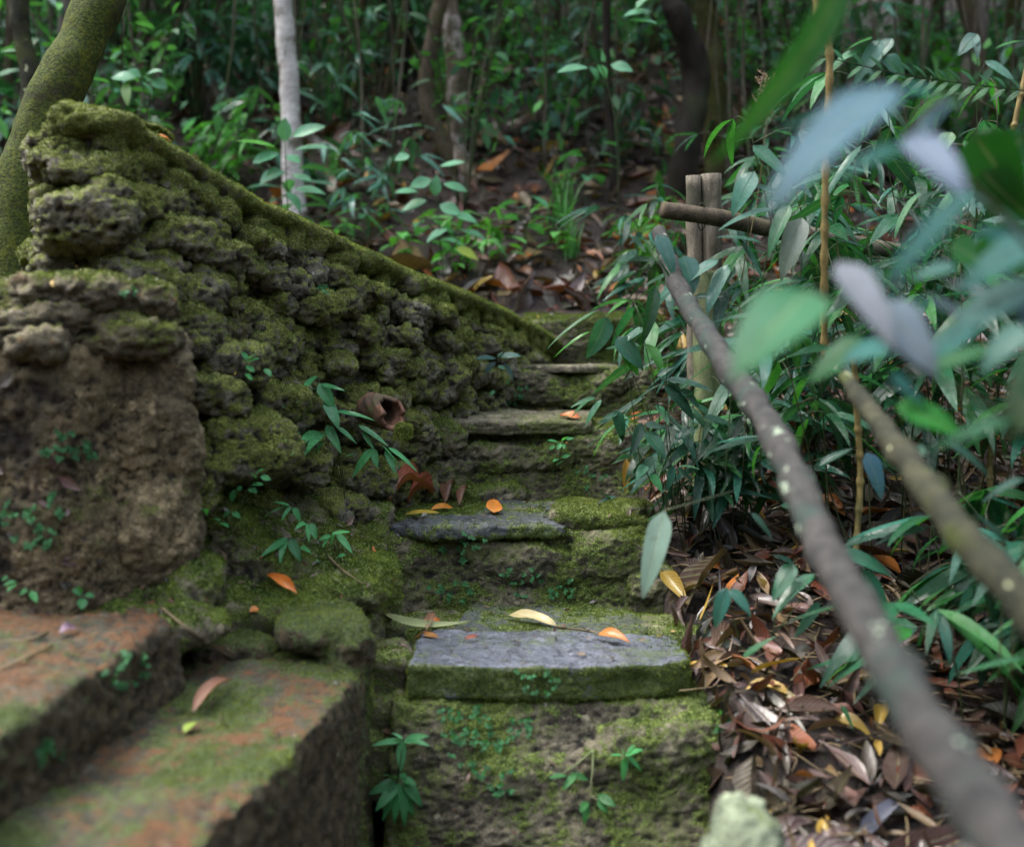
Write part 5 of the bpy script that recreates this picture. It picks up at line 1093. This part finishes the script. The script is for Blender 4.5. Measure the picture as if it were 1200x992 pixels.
# fallen dark log behind the wall
V, f = tube([P(372, 52, 8.6), P(300, 50, 8.4), P(215, 62, 8.2), P(125, 66, 8.0)], [.05, .07, .06, .04], 40, 12, True, .02, 7, 4)
tag(link('fallen_branch', make_mesh('fallen_branch', V, f), M['dark'], org=P(125, 66, 8.0)), 'dark bare branch lying level across the background between the mossy and white trees', 'branch')
V, f = tube([P(640, 290, 6.4), P(600, 250, 6.4), P(560, 215, 6.5), P(530, 175, 6.6)], [.03, .045, .05, .03], 30, 12, True, .012, 9, 5)
tag(link('fallen_branch', make_mesh('fallen_branch', V, f), M['blotch'], org=P(640, 290, 6.4)), 'pale-patched curved branch leaning against the foot of the blotched tree', 'branch')

# ================================================================ understorey
def proto_broad(seed, n, h, LL, col, W=.42):
    r_ = RS(seed); lv = Leaves(); st = [tube([(0, 0, -.03), (r_.normal()*.03, r_.normal()*.03, h*.5), (r_.normal()*.05, r_.normal()*.05, h)], [.004, .002], 8, 5)]
    for k in range(n):
        t = .35+.65*k/n; p = np.array([0, 0, h*t]); a = k*2.4+r_.normal()*.3; e = p+np.array([math.cos(a), math.sin(a), .4])*.03
        st.append(tube([p, e], .0012, 4, 4)); Ln = LL*r_.uniform(.7, 1.2)
        lv.add(e, (math.cos(a), math.sin(a), r_.uniform(-.25, .35)), (r_.normal()*.2, r_.normal()*.2, 1), Ln, Ln*W, r_.uniform(.3, .8), .15, np.array(col)*r_.uniform(.7, 1.35), 0, .02)
    return st, lv, 'broad', 'ovate'
def proto_bam(seed, n, h, LL, col):
    r_ = RS(seed); st, lv = [], Leaves()
    for c in range(n): bamboo(r_, (r_.normal()*.03, r_.normal()*.03, -.02), (r_.normal()*.15, r_.normal()*.15, h*r_.uniform(.7, 1.1)), (0, 0, 0), 6, LL, col, (2, 4), .002, .3, (.04, .12), .9, st, lv)
    return st, lv, 'leaf', 'lance'
def proto_grass(seed, n, h, col):
    r_ = RS(seed); lv = Leaves()
    for k in range(n):
        a = r_.uniform(0, 6.28); lv.add((r_.normal()*.02, r_.normal()*.02, -.02), (math.cos(a)*.35, math.sin(a)*.35, 1), (-math.cos(a), -math.sin(a), .3), h*r_.uniform(.6, 1.2), .012, -r_.uniform(.5, 1.6), .3, np.array(col)*r_.uniform(.6, 1.4))
    return [], lv, 'leaf', 'blade'
def proto_shrub(seed, n, h, LL, col):
    r_ = RS(seed); lv = Leaves(); st = []
    for b in range(7):
        a = r_.uniform(0, 6.28); e = np.array([math.cos(a)*h*.35, math.sin(a)*h*.35, h*r_.uniform(.7, 1.1)]); m = e*np.array([.4, .4, .6])
        st.append(tube([(0, 0, -.05), m, e], [.006, .002], 10, 5)); c = catmull([(0, 0, 0), m, e], 20)
        for k in range(n):
            p = c[r_.randint(7, 20)]; aa = r_.uniform(0, 6.28); Ln = LL*r_.uniform(.6, 1.2)
            q = p+np.array([math.cos(aa), math.sin(aa), .3])*r_.uniform(.02, .10)
            lv.add(q, (math.cos(aa), math.sin(aa), r_.uniform(-.6, .4)), (r_.normal()*.3, r_.normal()*.3, 1), Ln, Ln*.42, r_.uniform(.2, .8), .12, np.array(col)*r_.uniform(.6, 1.5))
    return st, lv, 'broad', 'ovate'
C1, C2, C3, C4, C5 = (.05,.21,.10), (.03,.13,.075), (.09,.33,.07), (.045,.17,.065), (.07,.22,.17)
C6 = (.16,.38,.18)  # pale green: background haze put into the far leaf colour
KP = {}
def mkp(kind, adj, dat):
    st, lv, mat, kd = dat; root = thing(kind, 'x', 'plant', (0, 0, 0))
    if st: link('stem', tubes_mesh('stem', st), M['stem'], root)
    link('foliage', lv.mesh('foliage', kd, 6, 3, 1), M[mat], root); KP.setdefault(kind, []).append((root, adj))
mkp('broadleaf_seedling', 'bluish green', proto_broad(1, 9, .22, .14, C1)); mkp('broadleaf_seedling', 'bright green', proto_broad(2, 8, .18, .11, C3)); mkp('broadleaf_seedling', 'deep green', proto_broad(3, 12, .34, .15, C2))
mkp('bamboo_grass', 'deep green', proto_bam(4, 4, .55, .13, C2)); mkp('bamboo_grass', 'bluish', proto_bam(5, 5, .75, .14, C5)); mkp('bamboo_grass', 'fresh green', proto_bam(6, 3, .4, .12, C3))
mkp('grass_tuft', 'dark green', proto_grass(7, 30, .45, C4)); mkp('grass_tuft', 'light green', proto_grass(8, 24, .3, C3))
mkp('leafy_shrub', 'dark', proto_shrub(9, 14, .9, .09, C2)); mkp('leafy_shrub', 'mid-green', proto_shrub(10, 16, 1.3, .10, C4)); mkp('leafy_shrub', 'blue-green', proto_shrub(11, 14, .7, .10, C5)); mkp('leafy_shrub', 'light green', proto_shrub(12, 14, 1.0, .10, C1))
def zone(px, D):
    far = 'high up' if D > 9 else 'midway up' if D > 6.6 else 'low down'
    lm = [(110, 'behind the thick mossy trunk'), (230, 'between the mossy trunk and the white tree'), (320, 'just left of the white tree'), (400, 'just right of the white tree'), (480, 'left of the twisted tree'), (580, 'around the blotched tree'), (680, 'right of the blotched tree'), (760, 'around the black sapling'), (870, 'behind the posts'), (960, 'behind the grass plume'), (1060, 'right of the yellow cane'), (1135, 'left of the top right trunks'), (9999, 'at the right edge')]
    return next(w for m, w in lm if px < m)+', '+far
spots = [(340, 5.35, 'broadleaf_seedling', 2, 1.25), (430, 5.8, 'broadleaf_seedling', 0, 1), (470, 5.4, 'broadleaf_seedling', 1, 1.1), (500, 5.3, 'broadleaf_seedling', 0, 1.2), (530, 5.2, 'broadleaf_seedling', 1, 1), (560, 5.3, 'bamboo_grass', 2, .9), (590, 5.4, 'broadleaf_seedling', 1, 1), (615, 5.6, 'broadleaf_seedling', 0, 1.2), (520, 5.7, 'broadleaf_seedling', 1, 1.1), (455, 6.2, 'bamboo_grass', 0, .8),
         (645, 5.8, 'broadleaf_seedling', 1, 1), (670, 5.5, 'grass_tuft', 1, .8), (690, 6.2, 'broadleaf_seedling', 0, 1.4), (730, 5.6, 'broadleaf_seedling', 1, 1), (160, 6.8, 'broadleaf_seedling', 2, 1.3), (185, 6.2, 'broadleaf_seedling', 1, 1), (240, 5.4, 'grass_tuft', 0, .8), (265, 5.2, 'broadleaf_seedling', 0, 1), (395, 5.6, 'broadleaf_seedling', 1, .9)]
r_ = RS(77)
for D0, D1, n in [(5.3, 6.6, 24), (6.6, 9, 56), (9, 12.5, 70)]:
    for k in range(n):
        px = r_.uniform(-60, 1260); D = r_.uniform(D0, D1)
        if D < 6.6 and 560 < px < 760 and r_.rand() < .6: continue
        kd = r_.choice(['broadleaf_seedling', 'bamboo_grass', 'grass_tuft', 'leafy_shrub'], p=[.40, .30, .14, .16] if D < 7 else [.25, .30, .15, .30])
        spots.append((px, D, kd, r_.randint(len(KP[kd])), r_.uniform(.8, 1.5)*(1.0 if D < 7 else 1.3)))
for px, D, kd, vi, sc in spots:
    x = P(px, 200, D)[0]; z = float(Hn(x, D)); src, adj = KP[kd][vi]
    if not right_ok(np.array(x), np.array(D)): continue
    c = copy_thing(src, (x, D, z), r_.uniform(0, 6.28), sc)
    size = 'small' if sc < 1 else 'large' if sc > 1.5 else 'mid-sized'
    nm = kd.replace('_', ' '); lab = f'{size} {adj} {nm} {zone(px, D)}'
    tag(c, lab, 'plant', 'undergrowth: '+lab)
for v in KP.values():
    for src, _ in v:
        for ch in list(src.children): bpy.data.objects.remove(ch)
        bpy.data.objects.remove(src)

# leaf masses of the farther forest
def mass(name, label, n, nc, xr, yr, zr, sz, seed, cols, spread=.45, kind='ovate'):
    r_ = RS(seed); cx = r_.uniform(*xr, nc); cy = r_.uniform(*yr, nc); cz = Hn(cx, cy)+r_.uniform(*zr, nc)
    k = r_.randint(nc, size=n); tone = r_.uniform(.55, 1.6, nc)[k]
    p = np.stack([cx[k], cy[k], cz[k]], 1)+r_.normal(size=(n, 3))*spread*np.array([1, 1, .6])
    ok = p[:, 2] > Hn(p[:, 0], p[:, 1])+.02; p, tone = p[ok], tone[ok]; n = len(p)
    c = np.array(cols)[r_.randint(len(cols), size=n)]*r_.uniform(.6, 1.3, (n, 1))*tone[:, None]
    lv = Leaves(); Ln = sz*r_.uniform(.6, 1.4, n)
    lv.bulk(p, r_.normal(size=(n, 3))+np.array([0, 0, -.5]), r_.normal(size=(n, 3))*.5+np.array([0, -.2, 1.]), Ln, Ln*.36, r_.uniform(0, .8, n), .1, c)
    o = link(name, lv.mesh(name, kind, 4, 3, seed), M['broad']); return tag(o, label, 'foliage', kind='stuff')
mass('undergrowth', 'low tangled green undergrowth covering the slope behind the steps', 14000, 260, (-6, 8), (6.4, 12), (.0, .7), .11, 31, [C1, C2, C4, C3, C5], .25)
mass('forest_foliage', 'dim green mass of forest leaves filling the top of the picture', 26000, 260, (-8, 10), (8.5, 15), (1.0, 4.5), .14, 32, [C1, C3, C4, C6, C5, C6], .5)
mass('forest_foliage', 'farthest dark wall of forest leaves on the hillside', 22000, 200, (-14, 16), (14, 20), (.0, 5.5), .2, 33, [C1, C6, C4, C5], .8)
mass('shade_canopy', 'leafy forest canopy added above the picture to shade the slope', 11500, 200, (-9, 10), (5.5, 15), (3.4, 5.2), .42, 34, [C2, C4], .7)  # unseen leaf mass added overhead to darken the background
# hair-thin saplings and vines behind
vi = []
for k in range(170):
    px = r_.uniform(-40, 1240); D = r_.uniform(6.2, 11); x = P(px, 200, D)[0]; z = float(Hn(x, D)); t = r_.normal()*.25
    vi.append(tube([(x, D, z), (x+t*.6+r_.normal()*.05, D, z+.9), (x+t*1.6+r_.normal()*.12, D+r_.normal()*.1, z+2.4)], [r_.uniform(.004, .013), .004], 12, 5))
M['stemgrey'] = bark_mat('grey_green_stems', (.06,.06,.04), (.20,.18,.13), (.07,.10,.04), scale=.6)
tag(link('thin_stems', tubes_mesh('thin_stems', vi), M['stemgrey']), 'tangle of hair-thin upright stems and vines among the background trees', 'stems', kind='stuff')
print('forest', round(time.time()-T0, 1))

B1 = (.12,.36,.20)
manual('broadleaf_seedling', 'pale green rosette seedling standing in front of the white tree', 'seedling', (338, 262), 4.75,
 [(322,172,277,165,20,B1),(345,176,388,174,20,B1),(342,160,382,148,18,B1),(334,166,334,138,18,B1),(326,180,296,192,20,B1),(336,182,352,192,18,B1),(345,222,382,228,20,B1),(336,225,352,248,18,B1),(330,200,312,206,14,B1),(342,205,366,212,12,B1)],
 [[(338,262),(336,220),(334,165)]], kind='ovate', mat='broad', srad=.003)
manual('broadleaf_seedling', 'pale hanging sprig of broad leaves right of the thick mossy trunk', 'seedling', (175, 150), 5.0,
 [(160,92,130,92,20,B1),(165,90,150,82,16,B1),(165,95,178,112,18,B1),(178,95,196,104,18,B1),(148,95,150,125,12,(.25,.42,.15)),(170,88,192,84,14,B1)],
 [[(175,150),(170,115),(165,88)]], kind='ovate', mat='broad', srad=.003)
manual('broadleaf_seedling', 'bright pale leaves on a thin branch left of the near-black trunk', 'seedling', (725, 250), 4.9,
 [(690,80,652,86,20,B1),(690,78,700,94,20,B1),(700,76,710,94,20,(.12,.42,.16)),(705,72,706,60,16,B1),(715,76,742,84,16,B1),(730,20,765,14,18,B1),(735,25,770,28,18,B1),(745,10,760,-2,16,B1)],
 [[(725,250),(722,150),(705,78),(690,80)],[(722,150),(735,70),(735,22)]], kind='ovate', mat='broad', srad=.003)
manual('broadleaf_seedling', 'spreading seedling of broad leaves behind the far end of the wall', 'seedling', (520, 330), 5.0,
 [(480,182,462,188,14,B1),(515,195,545,190,14,B1),(505,210,480,220,16,B1),(520,215,548,225,16,B1),(500,235,470,248,18,B1),(515,240,540,252,18,B1),(510,230,512,205,16,B1),(490,225,462,226,16,B1),(530,250,560,262,18,B1),(525,268,500,285,18,B1),(540,270,570,282,18,B1),(535,290,560,305,16,(.3,.4,.06))],
 [[(520,330),(515,270),(510,215)],[(522,300),(538,280),(550,270)]], kind='ovate', mat='broad', srad=.003)
# ================================================================ camera, sky, sun
cam = bpy.data.cameras.new('camera'); co_ = bpy.data.objects.new('camera', cam); COL.objects.link(co_); SC.camera = co_
co_.location = (0, 0, 0); co_.rotation_euler = (math.pi/2-PITCH, 0, 0)
cam.lens = 40; cam.sensor_width = 36; cam.clip_start = .05; cam.clip_end = 2000
cam.dof.use_dof = True; cam.dof.focus_distance = 2.95; cam.dof.aperture_fstop = 1.9; cam.dof.aperture_blades = 9
w = bpy.data.worlds.new('World'); SC.world = w; w.use_nodes = True
nt = w.node_tree; nt.nodes.clear()
sky = nt.nodes.new('ShaderNodeTexSky'); sky.sky_type = 'NISHITA'; sky.sun_disc = False
SUN_EL, SUN_AZ = math.radians(60), math.radians(-75)
sky.sun_elevation = SUN_EL; sky.sun_rotation = SUN_AZ; sky.dust_density = 3.; sky.air_density = 1.; sky.ozone_density = 1
hs = nt.nodes.new('ShaderNodeHueSaturation'); hs.inputs['Saturation'].default_value = .46
geo = nt.nodes.new('ShaderNodeTexCoord'); sep = nt.nodes.new('ShaderNodeSeparateXYZ'); nt.links.new(geo.outputs['Generated'], sep.inputs[0])
mr = nt.nodes.new('ShaderNodeMapRange'); mr.inputs[1].default_value = .15; mr.inputs[2].default_value = .95; mr.inputs[3].default_value = .08; mr.inputs[4].default_value = 2.9; mr.interpolation_type = 'SMOOTHSTEP'
nt.links.new(sep.outputs[2], mr.inputs[0])
vm = nt.nodes.new('ShaderNodeVectorMath'); vm.operation = 'SCALE'
bg = nt.nodes.new('ShaderNodeBackground'); wo = nt.nodes.new('ShaderNodeOutputWorld'); bg.inputs[1].default_value = .34
nt.links.new(sky.outputs[0], hs.inputs['Color']); nt.links.new(hs.outputs[0], vm.inputs[0]); 
gn_ = nt.nodes.new('ShaderNodeTexNoise'); gn_.inputs['Scale'].default_value = 3.2; gn_.inputs['Detail'].default_value = 5; gn_.inputs['Roughness'].default_value = .6; nt.links.new(geo.outputs['Generated'], gn_.inputs['Vector'])
gm_ = nt.nodes.new('ShaderNodeMapRange'); gm_.inputs[1].default_value = .42; gm_.inputs[2].default_value = .66; gm_.inputs[3].default_value = .30; gm_.inputs[4].default_value = 2.6; nt.links.new(gn_.outputs[0], gm_.inputs[0])
mu_ = nt.nodes.new('ShaderNodeMath'); mu_.operation = 'MULTIPLY'; nt.links.new(mr.outputs[0], mu_.inputs[0]); nt.links.new(gm_.outputs[0], mu_.inputs[1]); nt.links.new(mu_.outputs[0], vm.inputs['Scale'])   # unseen sky shaped by noise like canopy gaps, for top light and glints
nt.links.new(vm.outputs[0], bg.inputs[0]); nt.links.new(bg.outputs[0], wo.inputs[0])
sl = bpy.data.lights.new('sun', 'SUN'); sl.energy = 2.2; sl.angle = math.radians(14); sl.color = (1, .95, .86)
so = bpy.data.objects.new('sun', sl); COL.objects.link(so)
dv = Vector((math.sin(SUN_AZ)*math.cos(SUN_EL), math.cos(SUN_AZ)*math.cos(SUN_EL), math.sin(SUN_EL)))
so.rotation_euler = dv.to_track_quat('Z', 'Y').to_euler(); so.location = (0, 0, 6)
SC.view_settings.view_transform = 'Standard'; SC.view_settings.look = 'None'; SC.view_settings.exposure = 0
SC.render.engine = 'CYCLES'
SC.cycles.use_denoising = True; SC.cycles.max_bounces = 5; SC.cycles.diffuse_bounces = 1; SC.cycles.transparent_max_bounces = 4; SC.cycles.caustics_reflective = False; SC.cycles.caustics_refractive = False
print('total', round(time.time()-T0, 1))
